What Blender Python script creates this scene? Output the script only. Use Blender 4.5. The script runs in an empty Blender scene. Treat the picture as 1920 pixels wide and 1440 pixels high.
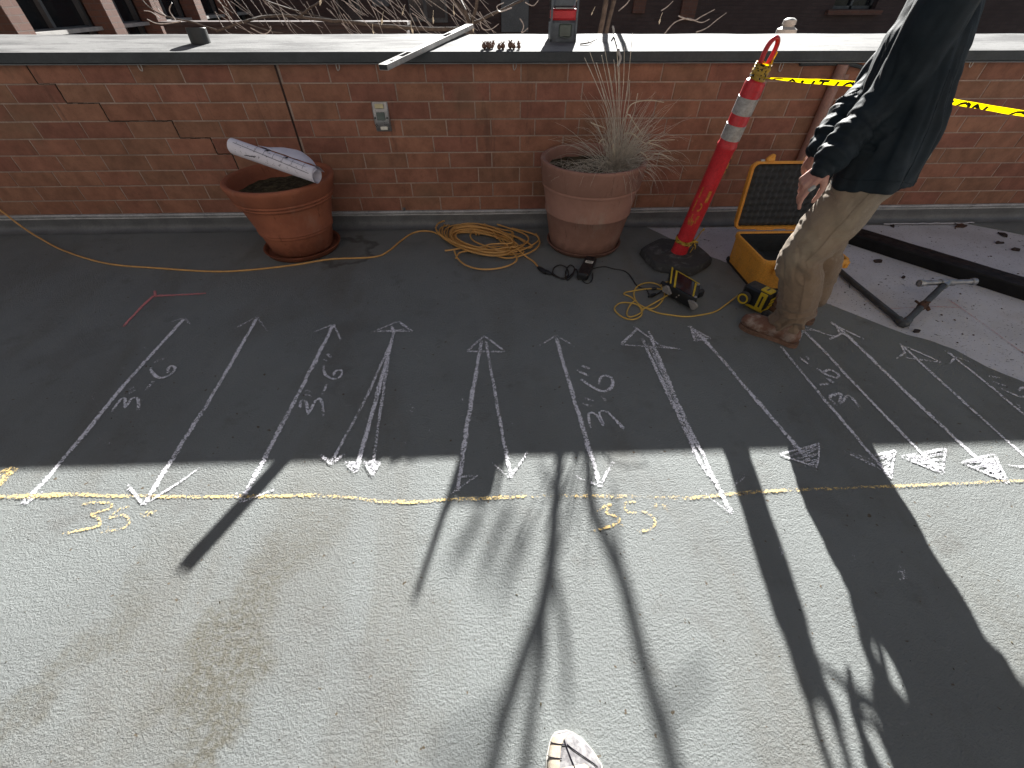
import bpy, bmesh, math, random
import numpy as np
from mathutils import Vector, Matrix, noise
random.seed(7)
R = math.radians
SC = bpy.context.scene
COL = SC.collection

# ------------------------------------------------------------------ camera
CAM = Vector((0.0, 0.0, 1.382))
cr = Vector((0.99944133, -0.03340052, 0.00120061))
cu = Vector((0.02233132, 0.69408327, 0.71954828))
cf = Vector((0.02486661, 0.71911947, -0.69444138))
cam = bpy.data.cameras.new('camera')
camo = bpy.data.objects.new('camera', cam)
COL.objects.link(camo)
camo.matrix_world = Matrix(((cr.x, cu.x, -cf.x, CAM.x), (cr.y, cu.y, -cf.y, CAM.y), (cr.z, cu.z, -cf.z, CAM.z), (0, 0, 0, 1)))
cam.sensor_width = 36
cam.lens = 770 / 1920 * 36
cam.clip_start = 0.02
cam.clip_end = 400
SC.camera = camo

# ------------------------------------------------------------------ light
SUN_EL, SUN_AZ = R(25.54), R(11.8)
SUN = Vector((math.cos(SUN_EL) * math.sin(SUN_AZ), math.cos(SUN_EL) * math.cos(SUN_AZ), math.sin(SUN_EL)))
w = bpy.data.worlds.new('World')
SC.world = w
w.use_nodes = True
nt = w.node_tree
sky = nt.nodes.new('ShaderNodeTexSky')
sky.sky_type = 'NISHITA'
sky.sun_disc = False
sky.sun_elevation = SUN_EL
sky.sun_rotation = SUN_AZ
hsv = nt.nodes.new('ShaderNodeHueSaturation')          # the camera's white balance takes most of the blue out of the shade
hsv.inputs['Saturation'].default_value = 0.85
hsv.inputs['Value'].default_value = 0.41
nt.links.new(sky.outputs[0], hsv.inputs['Color'])
nt.links.new(hsv.outputs[0], nt.nodes['Background'].inputs[0])
nt.nodes['Background'].inputs[1].default_value = 0.05
sl = bpy.data.lights.new('sun', 'SUN')
sl.energy = 5.0
sl.angle = R(0.53)
sl.color = (1.0, 0.98, 0.94)
so = bpy.data.objects.new('sun', sl)
COL.objects.link(so)
so.rotation_euler = SUN.to_track_quat('Z', 'Y').to_euler()
SC.view_settings.view_transform = 'Standard'
SC.view_settings.look = 'None'
SC.view_settings.exposure = 2.12
SC.view_settings.gamma = 1
SC.cycles.use_denoising = True
SC.cycles.max_bounces = 6


# ------------------------------------------------------------------ helpers
def ray(x, y):
    """direction of the sight line through a point of the photograph (measured at 1920 x 1440)"""
    return cr * ((x - 960) / 770) - cu * ((y - 720) / 770) + cf


def G(x, y, z=0.0):
    d = ray(x, y)
    return CAM + d * ((z - CAM.z) / d.z)


def AY(x, y, Y):
    d = ray(x, y)
    return CAM + d * (Y / d.y)


class MB:
    def __init__(self):
        self.v, self.f, self.m, self.a = [], [], [], None

    def add(self, vs, fs, mi=0):
        o = len(self.v)
        self.v += [Vector(p) for p in vs]
        self.f += [[i + o for i in f] for f in fs]
        self.m += [mi] * len(fs)
        return self

    def box(self, c, s, rot=None, mi=0, taper=1.0):
        c = Vector(c)
        vs = []
        for z in (-.5, .5):
            t = taper if z > 0 else 1
            for x, y in ((-.5, -.5), (.5, -.5), (.5, .5), (-.5, .5)):
                p = Vector((x * s[0] * t, y * s[1] * t, z * s[2]))
                if rot is not None:
                    p = rot @ p
                vs.append(c + p)
        return self.add(vs, [[3, 2, 1, 0], [4, 5, 6, 7], [0, 1, 5, 4], [1, 2, 6, 5], [2, 3, 7, 6], [3, 0, 4, 7]], mi)

    def bevbox(self, c, s, b=.006, rot=None, mi=0, seg=1):
        bm = bmesh.new()
        bmesh.ops.create_cube(bm, size=1)
        for v in bm.verts:
            v.co = Vector((v.co.x * s[0], v.co.y * s[1], v.co.z * s[2]))
        bmesh.ops.bevel(bm, geom=bm.edges[:], offset=b, segments=seg, profile=.5, affect='EDGES')
        bm.verts.index_update()
        c = Vector(c)
        vs = [c + ((rot @ v.co) if rot is not None else v.co) for v in bm.verts]
        fs = [[v.index for v in f.verts] for f in bm.faces]
        bm.free()
        return self.add(vs, fs, mi)

    def prism(self, poly, h, mi=0):
        """poly: list of Vector (planar loop), h: extrusion Vector"""
        n = len(poly)
        h = Vector(h)
        vs = [Vector(p) for p in poly] + [Vector(p) + h for p in poly]
        fs = [list(range(n))[::-1], list(range(n, 2 * n))] + [[i, (i + 1) % n, (i + 1) % n + n, i + n] for i in range(n)]
        return self.add(vs, fs, mi)

    def tube(self, pts, r, n=8, closed=False, mi=0, flat=None):
        pts = [Vector(p) for p in pts]
        k = len(pts)
        rr = r if isinstance(r, (list, tuple)) else [r] * k
        vs, fs = [], []
        prev = None
        for i, p in enumerate(pts):
            a = pts[(i - 1) % k] if (i or closed) else p
            b = pts[(i + 1) % k] if (i < k - 1 or closed) else p
            t = (b - a)
            t = t.normalized() if t.length > 1e-9 else Vector((0, 0, 1))
            if prev is None:
                q = Vector((0, 0, 1)) if abs(t.z) < .9 else Vector((1, 0, 0))
                u = t.cross(q).normalized()
            else:
                u = (prev - t * prev.dot(t))
                u = u.normalized() if u.length > 1e-9 else t.orthogonal().normalized()
            prev = u
            v = t.cross(u)
            for j in range(n):
                an = 2 * math.pi * j / n
                d = u * math.cos(an) * rr[i] + v * math.sin(an) * rr[i]
                if flat:
                    fd = Vector(flat[0])
                    d = d - fd * d.dot(fd) * (1 - flat[1])
                vs.append(p + d)
        m = k if closed else k - 1
        for i in range(m):
            for j in range(n):
                a, b = i * n + j, i * n + (j + 1) % n
                c, d = ((i + 1) % k) * n + (j + 1) % n, ((i + 1) % k) * n + j
                fs.append([a, b, c, d])
        if not closed:
            fs.append(list(range(n))[::-1])
            fs.append([(k - 1) * n + j for j in range(n)])
        return self.add(vs, fs, mi)

    def lathe(self, prof, n=48, base=(0, 0, 0), rot=None, mi=0, close=True):
        """prof: list of (r, z); revolves about Z then rot, then base"""
        vs, fs = [], []
        base = Vector(base)
        for r, z in prof:
            for j in range(n):
                an = 2 * math.pi * j / n
                p = Vector((r * math.cos(an), r * math.sin(an), z))
                vs.append(base + ((rot @ p) if rot is not None else p))
        for i in range(len(prof) - 1):
            for j in range(n):
                fs.append([i * n + j, i * n + (j + 1) % n, (i + 1) * n + (j + 1) % n, (i + 1) * n + j])
        if close:
            fs.append(list(range(n))[::-1])
            fs.append([(len(prof) - 1) * n + j for j in range(n)])
        return self.add(vs, fs, mi)

    def cap(self, a, b, ra, rb, n=14, flat=None):
        """capsule from a to b with radii ra, rb"""
        a, b = Vector(a), Vector(b)
        t = (b - a)
        L = max(t.length, 1e-4)
        t.normalize()
        prof = []
        for i in range(5):
            an = -math.pi / 2 + math.pi / 2 * i / 4
            prof.append((max(ra * math.cos(an), 1e-4), ra * math.sin(an)))
        for i in range(5):
            an = math.pi / 2 * i / 4
            prof.append((max(rb * math.cos(an), 1e-4), L + rb * math.sin(an)))
        q = t.to_track_quat('Z', 'Y').to_matrix()
        o = len(self.v)
        self.lathe(prof, n, a, q)
        if flat:
            fd = Vector(flat[0])
            for i in range(o, len(self.v)):
                d = self.v[i] - a
                base = a + t * max(0, min(L, d.dot(t)))
                dd = self.v[i] - base
                self.v[i] = base + dd + fd * dd.dot(fd) * (flat[1] - 1)
        return self

    def ball(self, c, r, sc=(1, 1, 1), rot=None, mi=0, seg=14):
        bm = bmesh.new()
        bmesh.ops.create_uvsphere(bm, u_segments=seg, v_segments=max(6, seg * 2 // 3), radius=r)
        bm.verts.index_update()
        c = Vector(c)
        vs = []
        for v in bm.verts:
            p = Vector((v.co.x * sc[0], v.co.y * sc[1], v.co.z * sc[2]))
            vs.append(c + ((rot @ p) if rot is not None else p))
        fs = [[v.index for v in f.verts] for f in bm.faces]
        bm.free()
        return self.add(vs, fs, mi)

    def mesh(self, name, mats, smooth=None):
        me = bpy.data.meshes.new(name)
        me.from_pydata([tuple(p) for p in self.v], [], self.f)
        for m in mats:
            me.materials.append(m)
        if len(mats) > 1:
            me.polygons.foreach_set('material_index', self.m)
        finish(me, smooth)
        return me


def finish(me, smooth):
    if smooth is not None:
        bm = bmesh.new()
        bm.from_mesh(me)
        bmesh.ops.recalc_face_normals(bm, faces=bm.faces)
        lim = R(smooth)
        for f in bm.faces:
            f.smooth = True
        for e in bm.edges:
            if len(e.link_faces) == 2:
                e.smooth = e.calc_face_angle(0) < lim
        bm.to_mesh(me)
        bm.free()
    me.update()


def link(name, mb, mats, parent=None, smooth=35):
    """link the collected shape as ONE mesh object; top-level objects get their origin at their base"""
    if not isinstance(mats, (list, tuple)):
        mats = [mats]
    me = mb.mesh(name, mats, smooth) if isinstance(mb, MB) else mb
    if not isinstance(mb, MB):
        if not me.materials:
            for m in mats:
                me.materials.append(m)
    o = bpy.data.objects.new(name, me)
    COL.objects.link(o)
    if parent is not None:
        o.parent = parent
        o.matrix_parent_inverse = Matrix.Translation(-wloc(parent))
    else:
        n = len(me.vertices)
        co = np.empty(n * 3, dtype=np.float32)
        me.vertices.foreach_get('co', co)
        co = co.reshape(-1, 3)
        lo, hi = co.min(0), co.max(0)
        c = Vector(((lo[0] + hi[0]) / 2, (lo[1] + hi[1]) / 2, lo[2]))
        me.transform(Matrix.Translation(-c))
        o.location = c
    return o


def wloc(o):
    p = Vector((0, 0, 0))
    while o is not None:
        p += o.location
        if o.parent is not None:
            p += o.matrix_parent_inverse.translation
        o = o.parent
    return p


def tag(o, label=None, cat=None, group=None, kind=None):
    if label: o['label'] = label
    if cat: o['category'] = cat
    if group: o['group'] = group
    if kind: o['kind'] = kind
    return o


def thing(name, label, cat, loc, group=None):
    o = bpy.data.objects.new(name, None)
    o.empty_display_size = .1
    COL.objects.link(o)
    o.location = loc
    return tag(o, label, cat, group)


def smoothpts(pts, sub=6, closed=False):
    """Catmull-Rom through the points"""
    pts = [Vector(p) for p in pts]
    n = len(pts)
    out = []
    for i in range(n if closed else n - 1):
        if closed:
            p0, p1, p2, p3 = pts[(i - 1) % n], pts[i], pts[(i + 1) % n], pts[(i + 2) % n]
        else:
            p0, p1, p2, p3 = pts[max(i - 1, 0)], pts[i], pts[i + 1], pts[min(i + 2, n - 1)]
        for k in range(sub):
            t = k / sub
            out.append(.5 * ((2 * p1) + (p2 - p0) * t + (2 * p0 - 5 * p1 + 4 * p2 - p3) * t * t + (3 * p1 - p0 - 3 * p2 + p3) * t ** 3))
    if not closed:
        out.append(pts[-1])
    return out


def remesh(mb, voxel, smooth_it=4, fold=None):
    """fuse overlapping solids into one continuous skin"""
    me = bpy.data.meshes.new('tmp')
    me.from_pydata([tuple(p) for p in mb.v], [], mb.f)
    o = bpy.data.objects.new('tmp', me)
    COL.objects.link(o)
    md = o.modifiers.new('r', 'REMESH')
    md.mode = 'VOXEL'
    md.voxel_size = voxel
    ms = o.modifiers.new('s', 'SMOOTH')
    ms.iterations = smooth_it
    ms.factor = .5
    dg = bpy.context.evaluated_depsgraph_get()
    ev = o.evaluated_get(dg)
    out = bpy.data.meshes.new_from_object(ev)
    bpy.data.objects.remove(o)
    bpy.data.meshes.remove(me)
    out.materials.clear()
    if fold:
        nor = [v.normal.copy() for v in out.vertices]
        for v, nn in zip(out.vertices, nor):
            v.co = v.co + nn * fold(v.co.copy(), nn)
    for p in out.polygons:
        p.use_smooth = True
    out.update()
    return out


# ------------------------------------------------------------------ materials
def new_mat(name):
    m = bpy.data.materials.new(name)
    m.use_nodes = True
    nt = m.node_tree
    b = nt.nodes['Principled BSDF']
    return m, nt, b


class N:
    """small node-building shorthand"""
    def __init__(self, nt):
        self.nt = nt
        self.pos = nt.nodes.new('ShaderNodeNewGeometry').outputs['Position']

    def nd(self, t, **kw):
        n = self.nt.nodes.new(t)
        for k, v in kw.items():
            setattr(n, k, v)
        return n

    def L(self, a, b):
        self.nt.links.new(a, b)

    def noise(self, scale, detail=3, rough=.55, vec=None, stretch=None, dist=0.0):
        n = self.nd('ShaderNodeTexNoise')
        n.inputs['Scale'].default_value = scale
        n.inputs['Detail'].default_value = detail
        n.inputs['Roughness'].default_value = rough
        n.inputs['Distortion'].default_value = dist
        v = vec if vec is not None else self.pos
        if stretch:
            m = self.nd('ShaderNodeMapping')
            m.inputs['Scale'].default_value = stretch
            if len(stretch) > 3: pass
            self.L(v, m.inputs['Vector'])
            v = m.outputs[0]
        self.L(v, n.inputs['Vector'])
        return n.outputs['Fac']

    def ramp(self, fac, lo, hi, a=0.0, b=1.0):
        n = self.nd('ShaderNodeMapRange')
        n.interpolation_type = 'SMOOTHSTEP'
        n.inputs['From Min'].default_value = lo
        n.inputs['From Max'].default_value = hi
        n.inputs['To Min'].default_value = a
        n.inputs['To Max'].default_value = b
        self.L(fac, n.inputs['Value'])
        return n.outputs[0]

    def math(self, op, a, b=None):
        n = self.nd('ShaderNodeMath', operation=op)
        for i, x in enumerate((a, b)):
            if x is None: continue
            if isinstance(x, (int, float)): n.inputs[i].default_value = x
            else: self.L(x, n.inputs[i])
        return n.outputs[0]

    def mix(self, fac, a, b, blend='MIX'):
        n = self.nd('ShaderNodeMix', data_type='RGBA', blend_type=blend)
        for i, x in ((0, fac), (6, a), (7, b)):
            if isinstance(x, (int, float)): n.inputs[i].default_value = x
            elif isinstance(x, (tuple, list)): n.inputs[i].default_value = (*x[:3], 1)
            else: self.L(x, n.inputs[i])
        return n.outputs[2]

    def bump(self, h, dist, strength=1.0, prev=None):
        n = self.nd('ShaderNodeBump')
        n.inputs['Distance'].default_value = dist
        n.inputs['Strength'].default_value = strength
        self.L(h, n.inputs['Height'])
        if prev is not None: self.L(prev, n.inputs['Normal'])
        return n.outputs[0]


def M(name, col, rough=.6, metal=0.0, var=.25, scale=9, col2=None, lo=.35, hi=.65, bump=0.0, bscale=80, spec=.5, fine=.12, scuff=None):
    m, nt, b = new_mat(name)
    n = N(nt)
    c2 = col2 or tuple(x * (1 - var) for x in col)
    f = n.ramp(n.noise(scale, 5, .6), lo, hi)
    c = n.mix(f, col, c2)
    if fine:
        g = n.ramp(n.noise(scale * 14, 3, .6), .3, .7, 1 - fine, 1 + fine)
        mm = n.nd('ShaderNodeMix', data_type='RGBA', blend_type='MULTIPLY')
        mm.inputs[0].default_value = 1
        n.L(c, mm.inputs[6]); n.L(g, mm.inputs[7])
        c = mm.outputs[2]
    if scuff:
        c = n.mix(n.ramp(n.noise(26, 6, .8, stretch=(1, 1, 3)), .60, .68, 0, .6), c, scuff)
        c = n.mix(n.ramp(n.noise(95, 4, .7), .64, .70, 0, .5), c, scuff)
    n.L(c, b.inputs['Base Color'])
    n.L(n.ramp(n.noise(scale * 2.3, 4), .3, .7, max(rough - .1, .05), min(rough + .1, 1)), b.inputs['Roughness'])
    b.inputs['Metallic'].default_value = metal
    b.inputs['Specular IOR Level'].default_value = spec
    if bump:
        n.L(n.bump(n.noise(bscale, 4, .6), bump), b.inputs['Normal'])
    return m


def deck_mat():
    m, nt, b = new_mat('deck_coating')
    n = N(nt)
    base = n.mix(n.ramp(n.noise(1.3, 5, .6), .35, .7), (.232, .25, .247), (.195, .208, .205))
    # brown dirty run-off bands lying roughly along Y, bent sideways
    st = n.ramp(n.noise(1.0, 4, .55, stretch=(2.3, .7, 1), dist=.5), .5, .68)
    st = n.math('MULTIPLY', st, n.ramp(n.noise(60, 3, .7), .25, .6, .45, 1))
    c = n.mix(n.math('MULTIPLY', st, .38), base, (.135, .12, .095))
    sx = n.nd('ShaderNodeSeparateXYZ'); n.L(n.pos, sx.inputs[0])
    wob = n.math('ADD', sx.outputs['X'], n.ramp(n.noise(1.8, 4, .6), .25, .75, -.17, .17))
    grime = n.ramp(n.noise(45, 4, .75), .35, .62, .25, 1)
    for x0, hw, k, y1 in ((-.76, .15, .75, 1.15), (-1.22, .11, .5, 1.1), (1.52, .2, .25, 1.1), (-2.0, .13, .3, 1.3)):
        bd_ = n.ramp(n.math('ABSOLUTE', n.math('SUBTRACT', wob, x0)), hw, hw * .25)
        bd_ = n.math('MULTIPLY', n.math('MULTIPLY', bd_, grime), n.ramp(sx.outputs['Y'], y1, y1 - .9))
        c = n.mix(n.math('MULTIPLY', bd_, k), c, (.105, .092, .062))
    bl = n.ramp(n.noise(5.5, 6, .65), .56, .74)
    c = n.mix(n.math('MULTIPLY', bl, .45), c, (.12, .115, .105))
    b2 = n.ramp(n.noise(1.9, 5, .65), .55, .66)
    c = n.mix(n.math('MULTIPLY', b2, .25), c, (.125, .115, .105))
    c = n.mix(n.math('MULTIPLY', n.ramp(n.noise(16, 3, .6, stretch=(1, 3.2, 1)), .64, .72), .35), c, (.30, .31, .305))
    # small rusty and pale flecks
    c = n.mix(n.ramp(n.noise(38, 2, .5), .70, .76), c, (.11, .085, .055))
    # water mark beside the first pot's saucer
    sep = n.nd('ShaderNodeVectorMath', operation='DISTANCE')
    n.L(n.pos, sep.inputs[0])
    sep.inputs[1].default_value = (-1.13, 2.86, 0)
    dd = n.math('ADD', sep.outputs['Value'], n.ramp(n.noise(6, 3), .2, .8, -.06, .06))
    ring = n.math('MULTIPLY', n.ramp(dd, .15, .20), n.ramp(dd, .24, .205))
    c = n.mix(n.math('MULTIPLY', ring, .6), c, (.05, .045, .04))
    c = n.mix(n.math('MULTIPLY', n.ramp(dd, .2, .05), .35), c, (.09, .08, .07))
    n.L(c, b.inputs['Base Color'])
    b.inputs['Roughness'].default_value = .72
    b.inputs['Specular IOR Level'].default_value = .35
    h1 = n.noise(140, 6, .74)
    h2 = n.noise(48, 2, .5)
    h = n.math('ADD', h1, n.math('MULTIPLY', h2, .35))
    nb = n.bump(n.noise(3.0, 3), .006)
    n.L(n.bump(h, .0135, 1.0, nb), b.inputs['Normal'])
    return m


def chalk_mat(name, col, dens):
    m, nt, b = new_mat(name)
    n = N(nt)
    b.inputs['Base Color'].default_value = (*col, 1)
    b.inputs['Roughness'].default_value = .95
    b.inputs['Specular IOR Level'].default_value = .1
    at = n.nd('ShaderNodeAttribute', attribute_name='cover')
    h1 = n.ramp(n.noise(140, 6, .74), .40, .62)
    g = n.math('ADD', n.math('MULTIPLY', h1, .52), n.math('MULTIPLY', n.ramp(n.noise(170, 2, .6), .36, .64), .40))
    s = n.math('ADD', g, n.math('MULTIPLY', at.outputs['Fac'], .62))
    s = n.math('ADD', s, n.ramp(n.noise(9, 3), .3, .7, -.12, .12))
    a = n.ramp(s, .84 - dens, 1.04 - dens)
    a = n.math('MULTIPLY', a, .9)
    n.L(a, b.inputs['Alpha'])
    return m


def brick_mat():
    m, nt, b = new_mat('brick_face')
    n = N(nt)
    at = n.nd('ShaderNodeAttribute', attribute_name='tone')
    c = n.mix(n.ramp(n.noise(14, 5, .65), .3, .7, .75, 1.15), (0, 0, 0), at.outputs['Color'], 'MIX')
    mm = n.nd('ShaderNodeMix', data_type='RGBA', blend_type='MULTIPLY')
    mm.inputs[0].default_value = 1
    n.L(at.outputs['Color'], mm.inputs[6])
    n.L(n.ramp(n.noise(10, 6, .7), .25, .75, .72, 1.2), mm.inputs[7])
    c = n.mix(n.ramp(n.noise(160, 2, .6), .62, .7, 0, .5), mm.outputs[2], (.06, .03, .022))
    c = n.mix(n.ramp(n.noise(2.2, 5, .6), .55, .75, 0, .45), c, (.19, .13, .085))
    c = n.mix(n.ramp(n.noise(1.3, 6, .7, stretch=(1, 1, .5)), .60, .74, 0, .22), c, (.40, .33, .28))
    c = n.mix(n.ramp(n.noise(3.1, 6, .7, stretch=(2.4, 1, .4)), .58, .72, 0, .5), c, (.085, .05, .04))
    n.L(c, b.inputs['Base Color'])
    b.inputs['Roughness'].default_value = .85
    b.inputs['Specular IOR Level'].default_value = .3
    n.L(n.bump(n.noise(140, 4, .65), .0016), b.inputs['Normal'])
    return m


def coping_mat():
    m, nt, b = new_mat('coping_membrane')
    n = N(nt)
    c = n.mix(n.ramp(n.noise(3, 6, .65, stretch=(.6, 2.6, 1)), .42, .66), (.20, .20, .197), (.10, .10, .10))
    c = n.mix(n.ramp(n.noise(22, 5, .7, stretch=(.5, 1.6, 1)), .55, .68, 0, .65), c, (.07, .07, .07))
    c = n.mix(n.ramp(n.noise(1.1, 4, .6), .58, .7, 0, .4), c, (.15, .15, .145))
    n.L(c, b.inputs['Base Color'])
    b.inputs['Roughness'].default_value = .85
    b.inputs['Specular IOR Level'].default_value = .2
    n.L(n.bump(n.noise(120, 4, .7), .002), b.inputs['Normal'])
    return m


def concrete_mat():
    m, nt, b = new_mat('bare_concrete')
    n = N(nt)
    c = n.mix(n.ramp(n.noise(2.5, 5, .6), .35, .7), (.56, .56, .60), (.46, .455, .48))
    c = n.mix(n.ramp(n.noise(1.5, 4, .6), .56, .74, 0, .5), c, (.38, .33, .31))
    c = n.mix(n.ramp(n.noise(70, 3, .55, stretch=(1, 2, 1)), .63, .70), c, (.055, .05, .05))
    c = n.mix(n.ramp(n.noise(23, 2, .5), .70, .75), c, (.04, .035, .035))
    n.L(c, b.inputs['Base Color'])
    b.inputs['Roughness'].default_value = .85
    n.L(n.bump(n.noise(90, 4, .65), .003), b.inputs['Normal'])
    return m


def stained_trousers():
    m, nt, b = new_mat('dirty_canvas')
    n = N(nt)
    c = n.mix(n.ramp(n.noise(6, 5, .65), .35, .7), (.285, .232, .170), (.205, .165, .125))
    sep = n.nd('ShaderNodeSeparateXYZ'); n.L(n.pos, sep.inputs[0])
    dirty = n.ramp(n.math('ADD', sep.outputs['Z'], n.ramp(n.noise(7, 4), .2, .8, -.22, .22)), .72, .3)
    c = n.mix(n.math('MULTIPLY', dirty, .65), c, (.21, .135, .085))
    c = n.mix(n.ramp(n.noise(24, 4, .7), .58, .74, 0, .4), c, (.42, .35, .28))
    c = n.mix(n.ramp(n.noise(9, 6, .7), .55, .75, 0, .45), c, (.15, .10, .07))
    n.L(c, b.inputs['Base Color'])
    b.inputs['Roughness'].default_value = .95
    b.inputs['Specular IOR Level'].default_value = .15
    b.inputs['Sheen Weight'].default_value = .15
    hb = n.math('ADD', n.noise(420, 2, .6), n.math('MULTIPLY', n.noise(45, 4, .6), 1.5))
    n.L(n.bump(hb, .0022), b.inputs['Normal'])
    return m


def foam_mat():
    m, nt, b = new_mat('egg_crate_foam')
    n = N(nt)
    c = n.mix(n.ramp(n.noise(30, 4), .3, .7), (.040, .043, .047), (.055, .058, .062))
    n.L(c, b.inputs['Base Color'])
    b.inputs['Roughness'].default_value = .95
    b.inputs['Specular IOR Level'].default_value = .25
    n.L(n.bump(n.noise(700, 2), .001), b.inputs['Normal'])
    return m


def tape_mat():
    m, nt, b = new_mat('caution_yellow')
    n = N(nt)
    c = n.mix(n.ramp(n.noise(9, 3), .3, .7), (.86, .64, .0), (.74, .52, .0))
    n.L(c, b.inputs['Base Color'])
    b.inputs['Roughness'].default_value = .35
    t = n.nd('ShaderNodeBsdfTranslucent')
    n.L(c, t.inputs['Color'])
    mx = n.nd('ShaderNodeMixShader')
    mx.inputs[0].default_value = .5
    n.L(b.outputs[0], mx.inputs[1]); n.L(t.outputs[0], mx.inputs[2])
    n.L(mx.outputs[0], nt.nodes['Material Output'].inputs['Surface'])
    return m


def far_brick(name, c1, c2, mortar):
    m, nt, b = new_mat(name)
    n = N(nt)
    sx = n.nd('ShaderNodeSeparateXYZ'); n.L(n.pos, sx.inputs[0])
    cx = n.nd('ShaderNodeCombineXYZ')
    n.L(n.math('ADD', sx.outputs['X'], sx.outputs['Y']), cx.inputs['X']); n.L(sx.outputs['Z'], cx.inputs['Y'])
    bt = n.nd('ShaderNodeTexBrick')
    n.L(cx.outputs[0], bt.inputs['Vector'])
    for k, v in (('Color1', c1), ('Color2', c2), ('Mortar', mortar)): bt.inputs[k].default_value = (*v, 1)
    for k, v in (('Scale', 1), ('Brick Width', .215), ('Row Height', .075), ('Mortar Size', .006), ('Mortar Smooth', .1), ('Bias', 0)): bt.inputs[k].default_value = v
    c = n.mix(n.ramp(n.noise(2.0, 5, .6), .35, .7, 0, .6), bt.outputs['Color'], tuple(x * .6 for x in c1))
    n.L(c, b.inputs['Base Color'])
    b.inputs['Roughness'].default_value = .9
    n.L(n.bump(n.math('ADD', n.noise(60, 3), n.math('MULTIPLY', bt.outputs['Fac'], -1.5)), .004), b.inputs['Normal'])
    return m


DECK = deck_mat()
CONC = concrete_mat()
BRICK = brick_mat()
COPING = coping_mat()
TROUS = stained_trousers()
FOAM = foam_mat()
MORTAR = M('mortar', (.40, .30, .25), .9, var=.25, scale=6, bump=.002, bscale=150, spec=.2)
CRACK = M('dark_crack', (.05, .034, .027), .95, spec=.1)
SEAL = M('joint_sealant', (.045, .028, .024), .8, spec=.2)
FASC = M('fascia_membrane', (.045, .052, .058), .6, var=.2, scale=4, bump=.001, bscale=60)
DRIP = M('drip_edge_metal', (.16, .165, .17), .45, metal=.3, scale=5)
COVE = M('base_flashing', (.13, .135, .14), .42, var=.25, scale=7, bump=.001, bscale=50)
TERM = M('flashing_bead', (.42, .43, .45), .33, var=.3, scale=9, bump=.001, bscale=40, spec=.6)
def pot_mat(name, c1, c2, bloom):
    m, nt, b = new_mat(name)
    n = N(nt)
    c = n.mix(n.ramp(n.noise(5, 5, .65), .3, .7), c1, c2)
    c = n.mix(n.ramp(n.noise(4.2, 6, .7, stretch=(1.2, 1.2, .6)), .54, .72, 0, .5), c, bloom)
    c = n.mix(n.ramp(n.noise(9, 6, .75, stretch=(2.5, 2.5, .5)), .57, .70, 0, .55), c, tuple(x * .45 for x in c2))
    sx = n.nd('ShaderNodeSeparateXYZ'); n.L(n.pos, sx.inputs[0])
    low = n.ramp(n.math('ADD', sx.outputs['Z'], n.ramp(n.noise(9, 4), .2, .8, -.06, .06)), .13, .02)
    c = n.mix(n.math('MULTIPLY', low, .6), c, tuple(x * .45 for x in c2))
    c = n.mix(n.ramp(n.noise(75, 3, .6), .66, .74, 0, .6), c, bloom)
    n.L(c, b.inputs['Base Color'])
    b.inputs['Roughness'].default_value = .8
    b.inputs['Specular IOR Level'].default_value = .28
    n.L(n.bump(n.math('ADD', n.noise(190, 4, .65), n.noise(22, 3, .6)), .0012), b.inputs['Normal'])
    return m


TERRA = pot_mat('terracotta', (.36, .125, .068), (.26, .09, .052), (.33, .18, .125))
TERRB = pot_mat('faded_terracotta', (.36, .195, .15), (.28, .15, .115), (.38, .29, .24))
SOIL = M('soil', (.035, .030, .020), .95, var=.5, scale=28, col2=(.10, .085, .05), bump=.012, bscale=70, spec=.1)
PAPER = M('paper', (.74, .71, .78), .85, var=.05, scale=4, fine=.02, spec=.2)
INK = M('ink', (.015, .014, .02), .9, spec=.1, fine=0)
ORANGE = M('orange_cord_jacket', (.64, .35, .11), .45, var=.2, scale=12)
YCABLE = M('yellow_cable_jacket', (.62, .40, .09), .45, var=.15, scale=12)
BLACKP = M('black_plastic', (.014, .015, .017), .42, scuff=(.05, .05, .05), var=.3, scale=15, bump=.0006, bscale=220)
RUBBER = M('recycled_rubber', (.050, .051, .053), .85, var=.3, scale=13, col2=(.15, .15, .15), lo=.5, hi=.75, bump=.003, bscale=130, spec=.3)
REDP = M('red_plastic', (.62, .034, .045), .42, scuff=(.22, .03, .03), var=.25, scale=7, col2=(.5, .022, .03), bump=.0006, bscale=120)
REFL = M('reflective_sheet', (.46, .45, .44), .45, scuff=(.16, .15, .15), var=.3, scale=45, col2=(.30, .29, .28), metal=.15)
STENC = M('faded_stencil', (.62, .22, .04), .7, var=.4, scale=60, fine=.3)
TAPEY = tape_mat()
TAPED = M('dirty_caution_yellow', (.52, .33, .04), .5, var=.35, scale=20)
TAPEK = M('tape_lettering', (.012, .010, .008), .5, fine=0)
CASEY = M('orange_yellow_case', (.74, .34, .05), .55, scuff=(.12, .06, .025), var=.25, scale=9, col2=(.58, .27, .045), lo=.5, hi=.75, bump=.0008, bscale=150)
FOAMB = M('pick_foam', (.028, .032, .036), .95, var=.2, scale=20, bump=.002, bscale=300, spec=.2)
TOOLY = M('yellow_plastic', (.66, .46, .02), .42, scuff=(.25, .16, .02), var=.2, scale=14)
SCREEN = M('dark_screen', (.012, .017, .02), .16, var=.2, scale=10, fine=0)
GREYP = M('grey_bumper', (.30, .285, .27), .6, var=.25, scale=25, bump=.0006, bscale=200)
GALV = M('galvanised_pipe', (.42, .43, .45), .38, metal=.75, var=.35, scale=16, bump=.0006, bscale=90)
DPIPE = M('weathered_pipe', (.075, .08, .085), .5, metal=.35, var=.4, scale=10, bump=.0008, bscale=90)
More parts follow.
